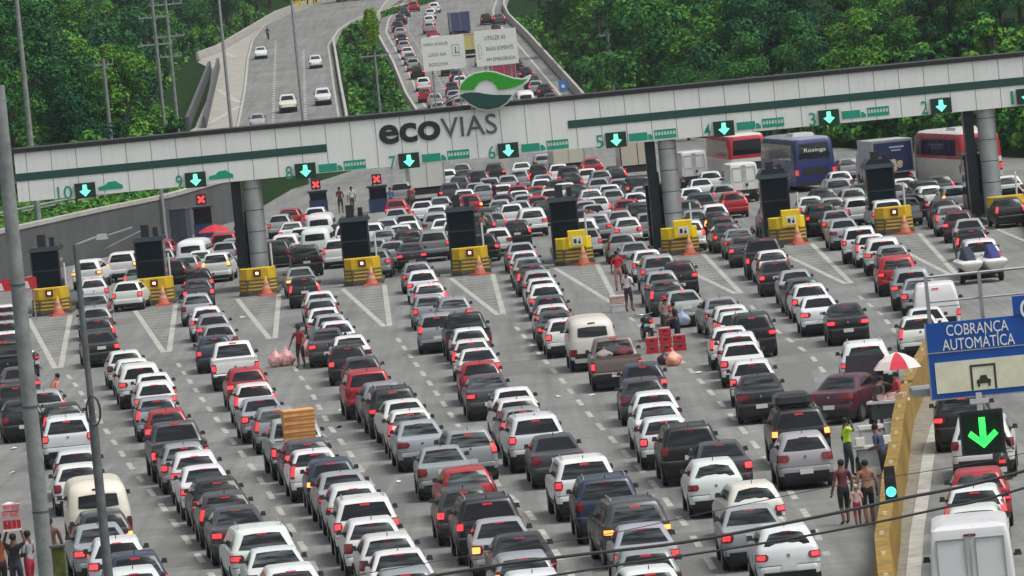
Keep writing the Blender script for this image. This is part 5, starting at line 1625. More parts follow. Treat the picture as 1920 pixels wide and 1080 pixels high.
box_truck(1680, 354, R(8), (.5, .5, .52), 2.5, 2.95, 'box truck with a dark blue picture panel, between blue coach and red bus', picture=True)
box_truck(866, 72, R(3), (.06, .07, .17), 2.5, 3.3, 'dark blue box truck at the top of the climbing road', L=8)
box_truck(888, 108, R(3), (.6, .52, .18), 2.4, 2.8, 'yellow box truck behind the two white information signs')
box_truck(948, 162, R(3), (.4, .05, .09), 2.5, 2.3, 'red box truck just right of the leaf emblem on the climbing road')
for key, ck, u, v, lab in (('v', 'W', 1400, 380, 'tall white cargo van between the red and white bus and gate 4 booth'), ('v', 'W', 1306, 352, 'white cargo van right behind the middle silver column')):
    X, Yb = at(u, v); o = spawn(key, ck, (X, Yb, .003), R(6), False, False); tag(o, lab)

# ------------------------------------------------------------------ traffic on the empty road, facing us
for key, ck, u, v, lab in (('s', 'W', 490, 111, 'white sedan driving down the left lane of the empty road, farthest'), ('h', 'W', 593, 129, 'white hatchback coming round the bend in the right lane'),
                           ('u', 'W', 607, 198, 'white SUV driving down the right lane, nearest to us'), ('p', 'C', 541, 212, 'cream pickup truck driving down the middle lane of the empty road'),
                           ('h', 'S', 484, 244, 'silver hatchback driving down the left lane just above the gantry')):
    X, Yb = at(u, v); L_ = CARS[key]['L']
    h = (lerp_tab(LL, Yb + 6) - lerp_tab(LL, Yb - 6)) / 12
    o = spawn(key, ck, (X + h * L_, Yb + L_, zr(Yb + L_) + .02), math.pi - math.atan(h), False, False); o.rotation_euler[0] = -math.atan(.036)
    tag(o, lab, None, 'cars coming down the empty road')
    for s in (-1, 1):
        put('headlight', lamp_patch([(a, L_ - c, L_ - b, d, f, e, g) for a, b, c, d, e, f, g in (pick_low() if key == 'p' else suv() if key == 'u' else hatch())], .62, .78, .6, 1, s, core=False).mesh('headlight', CHROME), o).matrix_local = Matrix.Translation((0, L_, 0)) @ Matrix.Rotation(math.pi, 4, 'Z')

# ------------------------------------------------------------------ motorcycles
def moto(X, Yb, rz, label, colr=(.02, .02, .022), Z=0.003, group=None):
    t = empty('motorcycle', (X, Yb, Z), rz, label, 'motorcycle', group)
    w = MB()
    for y in (0, 1.32): put('wheel', MW, t, (0, y, .3))
    MB().tube([(0, .1, .4), (0, .5, .45), (0, .85, .42)], .11, 8).tube([(0, 1.32, .3), (0, 1.12, .85), (0, 1.05, 1.0)], .04, 8).tube([(.05, 0, .3), (.05, .5, .42)], .03, 6).build('frame', DARK, t, 50)
    put('tank', MB().lathe([(.05, -.3), (.15, -.2), (.17, 0), (.13, .2), (.04, .28)], 12).mesh('tank', PAINT, 60), t, (0, .82, .82), (*colr, 1)).rotation_euler = (R(80), 0, 0)
    MB().tube([(0, -.25, .82), (0, .1, .8), (0, .55, .78)], [.09, .13, .1], 10).build('seat', DARK, t, 60)
    MB().tube([(-.36, .95, 1.05), (-.1, 1.06, 1.0), (.1, 1.06, 1.0), (.36, .95, 1.05)], .02, 6).build('handlebar', CHROME, t, 60)
    put('tail_light', MB().box(-.08, .08, -.36, -.3, .78, .86).mesh('tail_light', LAMP), t, None, (.5, .02, .02, .5))
    MB().box(-.1, .1, -.38, -.36, .55, .68).build('licence_plate', PLATE, t)
    MB().tube([(.15, -.2, .35), (.15, .5, .32)], .05, 8).build('exhaust', CHROME, t, 60)
    return t
MW = wheel_mesh(.3, .11)
X, Yb = at(72, 706); moto(X, Yb, R(8), 'black motorcycle parked beside the black pickup at the far left')
X, Yb = at(1222, 640); moto(X, Yb, R(12), 'black motorcycle standing beside the red drink crates in lane 5')
X, Yb = at(1884, 922); moto(X, Yb, R(-3), 'black motorcycle squeezing past the red hatchback beyond the yellow wall')
X, Yb = at(502, 75); moto(X, Yb + 2, math.pi + .1, 'dark motorcycle with rider coming down the outer lane of the empty road', Z=zr(Yb) + .03)

# ------------------------------------------------------------------ people
def person(X, Yb, face, label, shirt, legs, skin=(.2, .105, .065), H=1.7, Z=.004, hat=None, arms=((.26, -.02, 1.12, .28, .1, .9), (.26, -.02, 1.12, .28, .1, .9)), lean=0.0, stride=.08, shorts=True, hair=(.012, .01, .009), shoes=(.03, .03, .03), sit=False, vest=None, bald=False):
    """arms: right and left, each elbow x, y, z then wrist x, y, z in metres of a 1.7 m body facing +y"""
    k = H / 1.7
    ly = lambda z: lean * max(0, z - .9)
    pz = .5 if sit else .93
    dz = pz - .93
    V, E, T, Rr = [], [], [], []
    def add(p, r, par, tagn):
        V.append(Vector(p) * k); Rr.append(r * k); T.append(tagn)
        if par is not None: E.append((par, len(V) - 1))
        return len(V) - 1
    def up(x, y, z): return (x, y + ly(z), z + dz)
    pel = add(up(0, 0, .95), .135, None, 'legs')
    sp = add(up(0, .01, 1.14), .125, pel, 'shirt'); ch = add(up(0, 0, 1.33), .145, sp, 'shirt')
    nk = add(up(0, .0, 1.47), .06, ch, 'skin'); hd = add(up(0, .02, 1.58), .092, nk, 'skin'); ht = add(up(0, .01, 1.665), .072, hd, 'skin')
    add(up(0, .1, 1.575), .02, hd, 'skin')
    for s, a in ((1, arms[0]), (-1, arms[1])):
        sh = add(up(s * .185, 0, 1.41), .068, ch, 'shirt')
        el = add(up(s * a[0], a[1], a[2]), .045, sh, 'arm'); wr = add(up(s * a[3], a[4], a[5]), .033, el, 'skin')
        d = (V[wr] - V[el]).normalized() * .09
        add((V[wr] + d * k) / k, .034, wr, 'skin')
        hp = add(up(s * .095, 0, .9), .1, pel, 'legs')
        st = s * stride
        if sit:
            kn = add((s * .14, .42, .52), .068, hp, 'legs'); an = add((s * .14, .4, .1), .045, kn, 'shin'); 
            add((s * .15, .56, .035), .04, an, 'shoe')
        else:
            kn = add((s * .1, st * .5 + .03, .49), .066, hp, 'legs'); an = add((s * .1, st - .02, .1), .043, kn, 'shin')
            add((s * .115, st + .14, .036), .038, an, 'shoe')
    me = bpy.data.meshes.new('person')
    me.from_pydata(V, E, [])
    o = bpy.data.objects.new('person', me); col.objects.link(o)
    md = o.modifiers.new('skin', 'SKIN'); md.use_smooth_shade = True
    for i, r in enumerate(Rr): me.skin_vertices[0].data[i].radius = (r, r * (.8 if T[i] in ('shirt', 'legs') and i < 3 else 1))
    me.skin_vertices[0].data[0].use_root = True
    ss = o.modifiers.new('sub', 'SUBSURF'); ss.levels = 2; ss.render_levels = 2
    dg = bpy.context.evaluated_depsgraph_get(); dg.update()
    m2 = bpy.data.meshes.new_from_object(o.evaluated_get(dg))
    bpy.data.objects.remove(o)
    cols = [skin, shirt, legs, shoes, vest or shirt]
    for c in cols: m2.materials.append(person_mat(c))
    idx = []
    for p in m2.polygons:
        c = p.center; best = 9; tg = 'shirt'; 
        for a, b in E:
            ab = V[b] - V[a]; q = max(0, min(1, (c - V[a]).dot(ab) / max(1e-9, ab.length_squared)))
            dd = (c - V[a] - ab * q).length
            if dd < best: best = dd; tg = (T[b], q, T[a])
        n, q, pa = tg
        mi = {'skin': 0, 'shirt': 1, 'legs': 2, 'shoe': 3}.get(n, 0)
        if n == 'skin' and pa == 'shirt': mi = 1 if q < .3 else 0
        if n == 'arm': mi = 1 if q < .8 else 0
        if n == 'shin': mi = (2 if q < .1 else 0) if shorts else 2
        if n == 'shirt' and pa == 'legs': mi = 2 if q < .25 else 1
        if n == 'shoe': mi = 3 if q > .15 else (0 if shorts else 2)
        if mi == 1 and vest and abs(c.x) < .19 * k: mi = 4
        idx.append(mi)
    mb = MB(); mb.v = [tuple(v.co) for v in m2.vertices]; mb.f = [tuple(p.vertices) for p in m2.polygons]; mb.m = idx
    nb = len(mb.f)
    # fingers
    for i in range(len(T)):
        if T[i] == 'skin' and E and any(b == i and T[a] == 'skin' and T[[x for x, y in E if y == a][0]] == 'arm' for a, b in E):
            a = [x for x, y in E if y == i][0]; d = (V[i] - V[a]).normalized(); s = d.cross(Vector((0, 1, .2))).normalized(); n = d.cross(s)
            for j in range(4):
                b0 = V[i] + s * (j - 1.5) * .018 * k + d * .02 * k
                mb.tube([b0, b0 + d * (.045 - .006 * abs(j - 1.2)) * k + n * .008 * k, b0 + d * (.075 - .01 * abs(j - 1.2)) * k + n * .028 * k], [.0095 * k, .0085 * k, .006 * k], 6, 0)
            b0 = V[i] - d * .03 * k + s * .025 * k
            mb.tube([b0, b0 + s * .03 * k + d * .02 * k, b0 + s * .035 * k + d * .055 * k], [.012 * k, .01 * k, .007 * k], 6, 0)
    me2 = mb.mesh('person', [person_mat(c) for c in cols], 70)
    bpy.data.meshes.remove(m2)
    t = bpy.data.objects.new('person', me2); col.objects.link(t)
    t.location = (X, Yb, Z); t.rotation_euler[2] = face
    tag(t, label, 'person')
    hc = V[ht]
    if not bald:
        m = MB(); m.lathe([(.075 * k, -.075 * k), (.09 * k, -.03 * k), (.092 * k, .01 * k), (.078 * k, .045 * k), (.045 * k, .07 * k), (.01 * k, .076 * k)], 14)
        ho = m.build('hair', person_mat(hair), t, 60, loc=(hc.x, hc.y - .022 * k, hc.z))
    m = MB()
    for s in (-1, 1): m.lathe([(.012 * k, -.006 * k), (.014 * k, 0), (.012 * k, .006 * k)], 8, 0, (s * .033 * k, hc.y + .088 * k, hc.z - .045 * k))
    m.build('eyes', BLACK, t)
    if hat:
        m = MB(); m.lathe([(.19 * k, 0), (.2 * k, .012), (.11 * k, .03), (.105 * k, .1 * k), (.07 * k, .13 * k), (.01, .14 * k)], 16)
        m.build('hat', person_mat(hat), t, 40, loc=(hc.x, hc.y, hc.z + .0))
    return t
def person_mat(c):
    return mat('cloth_%d_%d_%d' % tuple(int(x * 255) for x in c), c, .85, noise=.18, nscale=6)
def P(u, v): return at(u, v)
PI = math.pi
HANG = ((.25, -.03, 1.13, .27, .08, .9), (.25, -.03, 1.13, .27, .08, .9))
FWD = ((.24, .02, 1.15, .16, .26, 1.08), (.24, .02, 1.15, .16, .26, 1.08))
UPA = ((.3, .06, 1.5, .2, .1, 1.78), (.3, .06, 1.5, .2, .1, 1.78))
HEADA = ((.34, .1, 1.34, .12, .12, 1.58), (.25, -.03, 1.13, .27, .08, .9))
X, Yb = P(1587, 984); person(X, Yb, R(20), 'man in a dark red patterned shirt and black shorts standing beside a shirtless man', (.11, .022, .03), (.012, .012, .016), H=1.62)
X, Yb = P(1632, 985); person(X, Yb, R(8), 'man with a bare tanned back and black shorts standing by the yellow wall', (.3, .15, .09), (.012, .012, .014), skin=(.27, .13, .08), H=1.62, shoes=(.3, .13, .09))
X, Yb = P(1609, 986); person(X, Yb - .3, R(10), 'small child in a pink top and red shorts between two men', (.55, .35, .32), (.3, .02, .04), H=1.05, hair=(.5, .38, .3))
X, Yb = P(1594, 895); person(X, Yb, R(-70), 'man in a yellow high visibility vest holding a hand to his head', (.5, .72, .04), (.05, .06, .08), skin=(.09, .045, .03), vest=(.5, .75, .03), arms=HEADA, H=1.62, shorts=False)
X, Yb = P(1662, 915); person(X, Yb, R(60), 'person in dark clothes leaning by the traffic light at the yellow wall', (.03, .05, .12), (.02, .02, .03), arms=FWD, lean=.25)
X, Yb = P(566, 690); person(X, Yb, R(150), 'woman in a red top and dark wide hat carrying bags of snacks between queues', (.32, .015, .03), (.03, .02, .02), hat=(.03, .015, .015), H=1.66, arms=((.3, .05, 1.2, .38, .12, .95), (.28, .06, 1.15, .24, .2, .95)))
X, Yb = P(1162, 546); person(X, Yb, R(-10), 'man in a bright red shirt and pinkish shorts standing beside lane 5', (.55, .008, .02), (.4, .2, .18), H=1.8, stride=.12)
X, Yb = P(1181, 585); person(X, Yb, R(-30), 'man in a white shirt and dark red shorts behind the one in red', (.68, .62, .63), (.05, .02, .03), H=1.75, skin=(.16, .07, .06), arms=FWD)
X, Yb = P(1274, 650); person(X, Yb, R(100), 'vendor in dark clothes bending over the red drink crates', (.02, .018, .022), (.02, .025, .06), arms=FWD, lean=.15)
X, Yb = P(1252, 636); person(X, Yb, R(20), 'person with a red cap standing behind the red drink crates', (.3, .2, .18), (.05, .04, .04), hat=(.45, .02, .04), arms=FWD, H=1.6)
X, Yb = P(99, 790); person(X, Yb, R(-60), 'man in a salmon pink shirt bending between the cars at far left', (.62, .22, .17), (.02, .02, .025), lean=.5, arms=FWD)
X, Yb = P(1648, 808); person(X, Yb, R(-50), 'vendor in dark and white clothes beside the food cart under the umbrella', (.05, .05, .055), (.03, .03, .03), lean=.35, arms=FWD, H=1.6, shoes=(.25, .08, .08))
X, Yb = P(1688, 800); person(X, Yb, R(110), 'woman in a red top standing at the food cart under the umbrella', (.45, .04, .06), (.25, .18, .16), H=1.62, arms=FWD)
X, Yb = P(36, 1128); person(X, Yb, R(-20), 'vendor in a black shirt raising a red tray at the bottom left corner', (.014, .014, .022), (.03, .03, .05), arms=UPA, skin=(.13, .06, .04))
VX, VY = X, Yb
X, Yb = P(62, 1122); person(X, Yb, R(60), 'vendor in a grey top and red trousers at the bottom left', (.3, .3, .31), (.35, .02, .04), skin=(.12, .055, .035), shorts=False, arms=FWD)
X, Yb = P(104, 1096); person(X, Yb, R(10), 'person with dark hair in a brown top just right of the thick concrete pole', (.12, .05, .04), (.04, .035, .04), skin=(.16, .075, .05))
for i, (dx, z) in enumerate(((-.02, 2.14), (.03, 2.32))):
    b = empty('snack_carton', (VX + dx, VY + .12, z), .05, 'red and white carton of snacks, %s of the two on the raised tray' % ('lower', 'upper')[i], 'carton')
    MB().box(-.22, .22, -.15, .15, 0, .15).build('body', mat('carton_red', (.45, .03, .05), .5, c2=(.6, .4, .38), nscale=9), b); MB().box(-.226, .226, -.02, .02, .02, .156).build('tape', mat('white_tape', (.66, .66, .64), .4), b)
X, Yb = P(8, 1126); person(X, Yb, R(30), 'person in an orange patterned shirt at the left edge beside the tray vendor', (.35, .1, .04), (.05, .03, .03), skin=(.12, .05, .035))
X, Yb = P(1884, 918); person(X, Yb + .35, R(-3), 'rider in black seated on the motorcycle beyond the yellow wall', (.015, .015, .018), (.02, .02, .025), sit=True, Z=.35, arms=((.3, .25, 1.15, .34, .5, 1.08), (.3, .25, 1.15, .34, .5, 1.08)), hat=None, shorts=False)
X, Yb = P(502, 75); person(X, Yb + 1.6, PI + .1, 'motorcyclist in black coming down the empty road', (.015, .015, .018), (.02, .02, .025), sit=True, Z=zr(Yb) + .38, arms=((.3, .25, 1.15, .34, .5, 1.08), (.3, .25, 1.15, .34, .5, 1.08)), shorts=False)
for u, v, sh, lg, lab in ((930, 392, (.05, .02, .03), (.03, .03, .04), 'person in dark red standing among cars beyond gate 6'), (1110, 446, (.4, .1, .08), (.03, .03, .04), 'person in orange red beside the lane 5 booth'), (1126, 452, (.012, .015, .05), (.012, .012, .03), 'person in navy at the lane 5 booth, right of one in orange red'),
                          (1194, 420, (.5, .06, .13), (.08, .05, .06), 'person in pink red among cars left of the middle column'), (1222, 426, (.03, .02, .05), (.02, .02, .03), 'person in dark purple left of the middle column'),
                          (640, 400, (.16, .03, .06), (.05, .03, .03), 'person in maroon between the two red cross booths'), (662, 398, (.5, .48, .42), (.1, .05, .06), 'person in white between the two red cross booths'), (703, 396, (.55, .58, .08), (.05, .04, .04), 'person in a yellow vest left of the right red cross booth'),
                          (735, 398, (.06, .12, .3), (.05, .05, .06), 'person in blue right of the right red cross booth'), (772, 398, (.18, .03, .04), (.04, .04, .05), 'person in dark red before the white box truck'), (850, 436, (.2, .02, .05), (.03, .02, .02), 'person in crimson standing beyond gate 7'), (910, 455, (.4, .25, .2), (.03, .03, .03), 'person in beige beside the booth of lane 7')):
    X, Yb = at(u, v); person(X, Yb, random.uniform(-1, 1), lab, sh, lg, arms=random.choice((HANG, FWD)), H=random.uniform(1.62, 1.78))

# ------------------------------------------------------------------ vendors' things
WPL = mat('white_plastic', (.66, .66, .64), .4, noise=.05)
REDP = mat('red_plastic', (.42, .012, .025), .4, noise=.15, nscale=5)
X, Yb = P(1682, 775)
X, zt = aty(1680, 660, Yb)
um = empty('parasol', (X, Yb, 0), 0, 'red and white parasol over the food cart by the yellow wall', 'parasol')
ra, n = .78, 8
mA, mB_ = MB(), MB()
for k in range(n):
    a0, a1 = 2 * PI * (k - .5) / n - PI / 2, 2 * PI * (k + .5) / n - PI / 2
    tgt = mA if k in (0, 3, 5) else mB_
    prof = [(.02, zt), (.3, zt - .09), (.58, zt - .26), (ra, zt - .5)]
    for (r0, z0), (r1, z1) in zip(prof, prof[1:]):
        tgt.poly([(r0 * math.cos(a0), r0 * math.sin(a0), z0), (r1 * math.cos(a0), r1 * math.sin(a0), z1), (r1 * math.cos(a1), r1 * math.sin(a1), z1), (r0 * math.cos(a1), r0 * math.sin(a1), z0)])
mA.build('red_panels', mat('parasol_red', (.55, .02, .04), .7), um, 60); mB_.build('white_panels', mat('parasol_white', (.7, .62, .58), .7), um, 60)
MB().tube([(0, 0, 0), (0, 0, zt + .06)], .022, 8).build('pole', STEEL, um)
X, Yb = P(1668, 806)
ct = empty('food_cart', (X, Yb, 0), R(-20), 'food cart with a crowded tray of snacks under the red and white parasol', 'cart')
MB().box(-.55, .6, -.3, .4, .82, .9).build('tray', WPL, ct)
MB().box(-.45, .5, -.22, .32, .35, .817).build('cabinet', mat('cart_grey', (.06, .06, .065), .5, noise=.3, nscale=5), ct)
for s in (-1, 1): put('wheel', MW, ct, (s * .5, .05, .3))
m = MB()
for k in range(26):
    x, y = random.uniform(-.5, .5), random.uniform(-.26, .34)
    m.box(x, x + .13, y, y + .1, .902, .96 + random.random() * .14, xf=None)
m.build('snack_packets', mat('snack_pink', (.6, .3, .26), .5, c2=(.66, .6, .55), nscale=7), ct)
for i, (u, v, r, h, m_, lab) in enumerate(((1667, 812, .16, .32, WPL, 'white bucket on the road beside the food cart'), (1682, 800, .19, .28, WPL, 'pale round tub between the food cart and the wall'))):
    X, Yb = P(u, v); b = empty('bucket', (X, Yb - .4, 0.003), 0, lab, 'bucket')
    MB().lathe([(r * .8, 0), (r, h), (r * 1.06, h + .002), (r * 1.06, h + .03)], 14).build('body', m_, b, 40); MB().tube([(-r, 0, h), (-r * .7, 0, h + .1), (0, 0, h + .16), (r * .7, 0, h + .1), (r, 0, h)], .008, 5).build('handle', STEEL, b)
X, Yb = P(1643, 895)
ct = empty('white_kiosk', (X, Yb, 0), R(4), 'white vendor kiosk on wheels with two bright side boxes by the yellow wall', 'cart')
MB().box(-.42, .42, 0, .5, .3, .8).build('cabinet', mat('kiosk_grey', (.33, .35, .36), .5, noise=.1), ct)
MB().box(-.5, .5, -.06, .55, .803, .87).build('counter', WPL, ct)
for s in (-1, 1):
    MB().box(s * .36 - .12, s * .36 + .12, -.14, .1, .9, 1.12).build('side_box', mat('kiosk_box', (.78, .78, .7), .4), ct)
    MB().box(s * .3 - .015, s * .3 + .015, .2, .23, .873, 1.42).build('upright', STEEL, ct)
    put('wheel', MW, ct, (s * .42, .25, .3))
MB().box(-.34, .34, .1, .4, 1.33, 1.42).build('roof_board', WPL, ct)
# red drink crates in lane 5
CR = MB()
CR.box(-.24, .24, -.18, .18, 0, .26, top=.01)
crate_me = CR.mesh('body', REDP)
cap_me = MB().box(-.21, .21, -.15, .15, .262, .31, top=.02).mesh('bottles', mat('bottle_tops', (.3, .05, .04), .4, c2=(.55, .4, .36), nscale=12))
grip_me = MB().box(-.08, .08, -.186, -.181, .15, .2).mesh('hand_hole', BLACK)
X0, Y0 = P(1250, 660)
k = 0
for lev in range(3):
    for j in range(3):
        if lev == 2 and j != 1: continue
        b = empty('drink_crate', (X0 + (j - 1) * .52, Y0 + .1 * j, .003 + lev * .315), random.uniform(-.08, .08), 'red plastic drink crate, %s in the %s of the pile beside the orange bag' % (('left', 'middle', 'right')[j], ('bottom row', 'second row', 'top')[lev]), 'crate', 'red drink crates in lane 5')
        put('body', crate_me, b); put('bottles', cap_me, b); put('hand_hole', grip_me, b)
def sack(u, v, r, h, m_, lab, n=14, squash=1.0):
    X, Yb = P(u, v); t = empty('bag', (X, Yb, .003), random.uniform(0, 3), lab, 'bag')
    mb = MB(); rows = []
    for i in range(8):
        q = i / 7; rr = r * (math.sin(PI * (.2 + .72 * q)) ** .8) * (1 if q < .8 else .7)
        for kk in range(n):
            a = 2 * PI * kk / n; w = 1 + .14 * math.sin(3 * a + i * .8) + .07 * math.sin(7 * a - i)
            mb.v.append((rr * w * math.cos(a), rr * w * squash * math.sin(a), h * q + .02 * math.sin(5 * a)))
    for i in range(7):
        for kk in range(n):
            j = (kk + 1) % n; mb.f.append((i * n + kk, i * n + j, (i + 1) * n + j, (i + 1) * n + kk)); mb.m.append(0)
    mb.f.append(tuple(range(n))[::-1]); mb.m.append(0); mb.f.append(tuple(7 * n + i for i in range(n))); mb.m.append(0)
    mb.build('body', m_, t, 60)
    MB().tube([(0, 0, h - .01), (.02, 0, h + .08), (.06, 0, h + .12)], [.05, .03, .05], 8).build('tied_neck', m_, t, 60)
    return t
ORB = mat('orange_bag', (.75, .24, .14), .45, c2=(.8, .45, .33), nscale=6)
sack(1264, 686, .3, .52, ORB, 'orange and pink plastic bag on the road before the red crates')
sack(1246, 684, .24, .42, mat('dark_bag', (.05, .015, .025), .4), 'dark maroon bag left of the orange plastic bag')
sack(1284, 640, .3, .5, mat('blue_bag', (.16, .22, .42), .5, c2=(.4, .43, .5), nscale=5), 'blue and white bundle lying on top of the drink pile').location[2] = .64
SNK = mat('snack_bag', (.5, .04, .07), .4, c2=(.72, .62, .58), nscale=7)
sack(519, 688, .33, .62, SNK, 'clear bag of red and white snacks, left of the pair by the woman in red')
sack(538, 686, .34, .66, SNK, 'clear bag of red and white snacks, right of the pair by the woman in red')
sack(580, 684, .3, .6, SNK, 'clear snack bag hanging at the right side of the woman in red').location[2] = .35
X, Yb = P(1216, 655)
st = empty('folding_stool', (X, Yb, .003), .3, 'small folding stool on the road left of the red crates', 'stool')
MB().box(-.2, .2, -.15, .15, .4, .43).build('seat', DARK, st)
for s in (-1, 1):
    MB().tube([(-.18, s * .13, 0), (.16, s * .13, .4)], .014, 6).build('leg', STEEL, st); MB().tube([(.18, s * .11, 0), (-.16, s * .11, .4)], .014, 6).build('leg', STEEL, st)
X, Yb = P(1160, 584)
for i, (dx, z, c, lab) in enumerate(((0, 0, (.5, .52, .52), 'pale foam cooler box on the road left of the man in white'), (-.02, .36, (.5, .3, .28), 'pinkish box standing on the foam cooler left of the man in white'))):
    b = empty('cooler_box', (X + dx, Yb, .003 + z), .1, lab, 'box')
    MB().box(-.3, .3, -.2, .2, 0, .27).build('body', mat('cooler_%d' % i, c, .6, noise=.1), b); MB().box(-.32, .32, -.22, .22, .273, .33).build('lid', WPL, b)
# tray held up at the bottom left corner
tr = empty('snack_tray', (VX, VY + .12, 1.8), .1, 'red and white tray of snack packs held overhead at the bottom left', 'tray')
MB().box(-.24, .24, -.16, .16, 0, .05).build('board', WPL, tr)
m = MB()
for k in range(12): x = -.22 + (k % 4) * .115; z = .053 + (k // 4) * .07; m.box(x, x + .1, -.14, .14, z, z + .066)
m.build('snack_packs', REDP, tr)
# crates on the silver pickup, luggage on the brown one, roof box, bonnet
def find(lane, colk, key, u): return min((c for c in cars if c['lane'] == lane and c['col'] == colk and c['key'] == key), key=lambda c: abs(c['u'] - u))['o']
pk = find('9', 'S', 'p', 565)
ORC = mat('crate_orange', (.62, .25, .06), .7, c2=(.72, .42, .16), nscale=4)
cme = MB().box(-.48, .48, -.4, .4, 0, .235, top=.006).mesh('body', ORC)
rme = MB().box(-.49, .49, -.41, -.403, .03, .055).box(-.49, .49, -.41, -.403, .17, .195).mesh('rim', mat('crate_rim', (.4, .16, .05), .7))
for i, w in enumerate(('bottom', 'second', 'third', 'top')):
    b = empty('crate', (0, 0, 0), 0, '%s of the orange crates stacked on the silver pickup in lane 9' % ('lowest' if i == 0 else 'topmost' if i == 3 else w + ' from the bottom'), 'crate', 'orange crates on the silver pickup')
    b.matrix_world = Matrix.Translation(pk.location) @ Matrix.Rotation(pk.rotation_euler[2], 4, 'Z') @ Matrix.Translation((.05, .85, 1.125 + i * .24)) @ Matrix.Rotation(.03 * (i - 1), 4, 'Z')
    put('body', cme, b); put('rim', rme, b)
pk = find('6', 'G', 'p', 1150)
for c in pk.children:
    if c.name.startswith(('body', 'bed_rim')): c.color = (.16, .125, .11, 1)
for i, (dx, dy, z, sx, sz, c, lab) in enumerate(((-.4, .5, 1.125, .3, .3, (.3, .26, .24), 'grey sack lying in the brown pickup bed, left'), (.3, .6, 1.125, .32, .36, (.14, .03, .04), 'dark red bag lying in the brown pickup bed, right'), (0, 1.25, 1.125, .5, .42, (.04, .045, .05), 'dark bundle against the brown pickup cab'))):
    t = sack(1150, 640, sx, sz, mat('luggage_%d' % i, c, .8, noise=.3, nscale=6), lab)
    t.matrix_world = Matrix.Translation(pk.location) @ Matrix.Rotation(pk.rotation_euler[2], 4, 'Z') @ Matrix.Translation((dx, dy, z))
k = find('5', 'K', 'u', 1497)
t = empty('roof_box', (0, 0, 0), 0, 'black roof box strapped on the black SUV ahead of the silver hatchback', 'roof box')
t.matrix_world = Matrix.Translation(k.location) @ Matrix.Rotation(k.rotation_euler[2], 4, 'Z') @ Matrix.Translation((-.1, .6, 1.71))
loft(MB(), [(0, .05, 1.5, .48, .12, .2, 0), (.08, 0, 1.6, .52, .12, .2, .01), (.26, .03, 1.5, .5, .12, .2, .01), (.34, .12, 1.3, .4, .12, .2, 0)]).build('shell', mat('box_black', (.012, .013, .014), .4), t, 40)
MB().box(-.53, .53, .3, .36, -.0, .1).box(-.53, .53, 1.1, 1.16, 0, .1).build('strap', STEEL, t)
sd = find('4', 'M', 's', 1566)
sd.rotation_euler[2] = R(-24); sd.location[0] -= .35; sd['label'] = 'plum sedan with its bonnet raised, stopped beside the parasol'
hp = MB().box(-.72, .72, -.03, .03, 0, .95, top=.02).build('bonnet', PAINT, sd, loc=(0, 3.22, .98)); hp.color = (.02, .012, .02, 1); hp.rotation_euler[0] = R(-22)
# personal watercraft on a trailer behind the white SUV of lane 2
X, Yb = P(1847, 531)
rz = R(3)
tr = empty('boat_trailer', (X, Yb, 0), rz, 'two wheeled steel trailer carrying two watercraft in lane 2', 'trailer')
for s in (-1, 1):
    put('wheel', WH[.3], tr, (s * .82, .9, .3)); MB().box(s * .82 - .13, s * .82 + .13, .5, 1.3, .62, .66).build('mudguard', DARK, tr)
    put('tail_light', MB().box(s * .75 - .1, s * .75 + .1, -.06, 0, .45, .56).mesh('tail_light', LAMP), tr, None, (.5, .02, .02, .2))
MB().box(-.8, .8, .0, .07, .42, .5).box(-.8, .8, 2.2, 2.27, .42, .5).box(-.8, -.72, .073, 2.197, .42, .5).box(.72, .8, .073, 2.197, .42, .5).box(-.04, .04, 2.273, 3.4, .42, .5).build('frame', STEEL, tr)
for s, lab in ((-1, 'white watercraft with a navy cover, left of the two on the trailer'), (1, 'white watercraft with a blue cover, right of the two on the trailer')):
    j = empty('watercraft', (0, 0, 0), 0, lab, 'watercraft', 'watercraft on the trailer')
    j.matrix_world = Matrix.Translation((X, Yb, 0)) @ Matrix.Rotation(rz, 4, 'Z') @ Matrix.Translation((s * .52, -.25, .503))
    loft(MB(), [(0, .2, 2.2, .2, .1, .15, 0), (.2, .05, 2.6, .42, .12, .3, .02), (.36, 0, 2.75, .5, .15, .4, .03), (.42, .02, 2.72, .5, .15, .4, .03), (.5, .1, 2.5, .4, .15, .3, .02)]).build('hull', WPL, j, 40)
    cvr = mat('cover_navy', (.015, .02, .05), .7) if s < 0 else mat('cover_blue', (.02, .03, .16), .7)
    loft(MB(), [(.503, .2, 2.3, .26, .15, .2, 0), (.7, .3, 2.0, .22, .12, .2, 0), (.82, .7, 1.9, .2, .1, .15, 0), (1.0, 1.35, 1.8, .16, .08, .1, 0), (1.04, 1.45, 1.7, .1, .05, .08, 0)]).build('cover', cvr, j, 50)
    MB().tube([(-.34, 1.5, .98), (.34, 1.5, .98)], .025, 6).build('handlebar', BLACK, j)

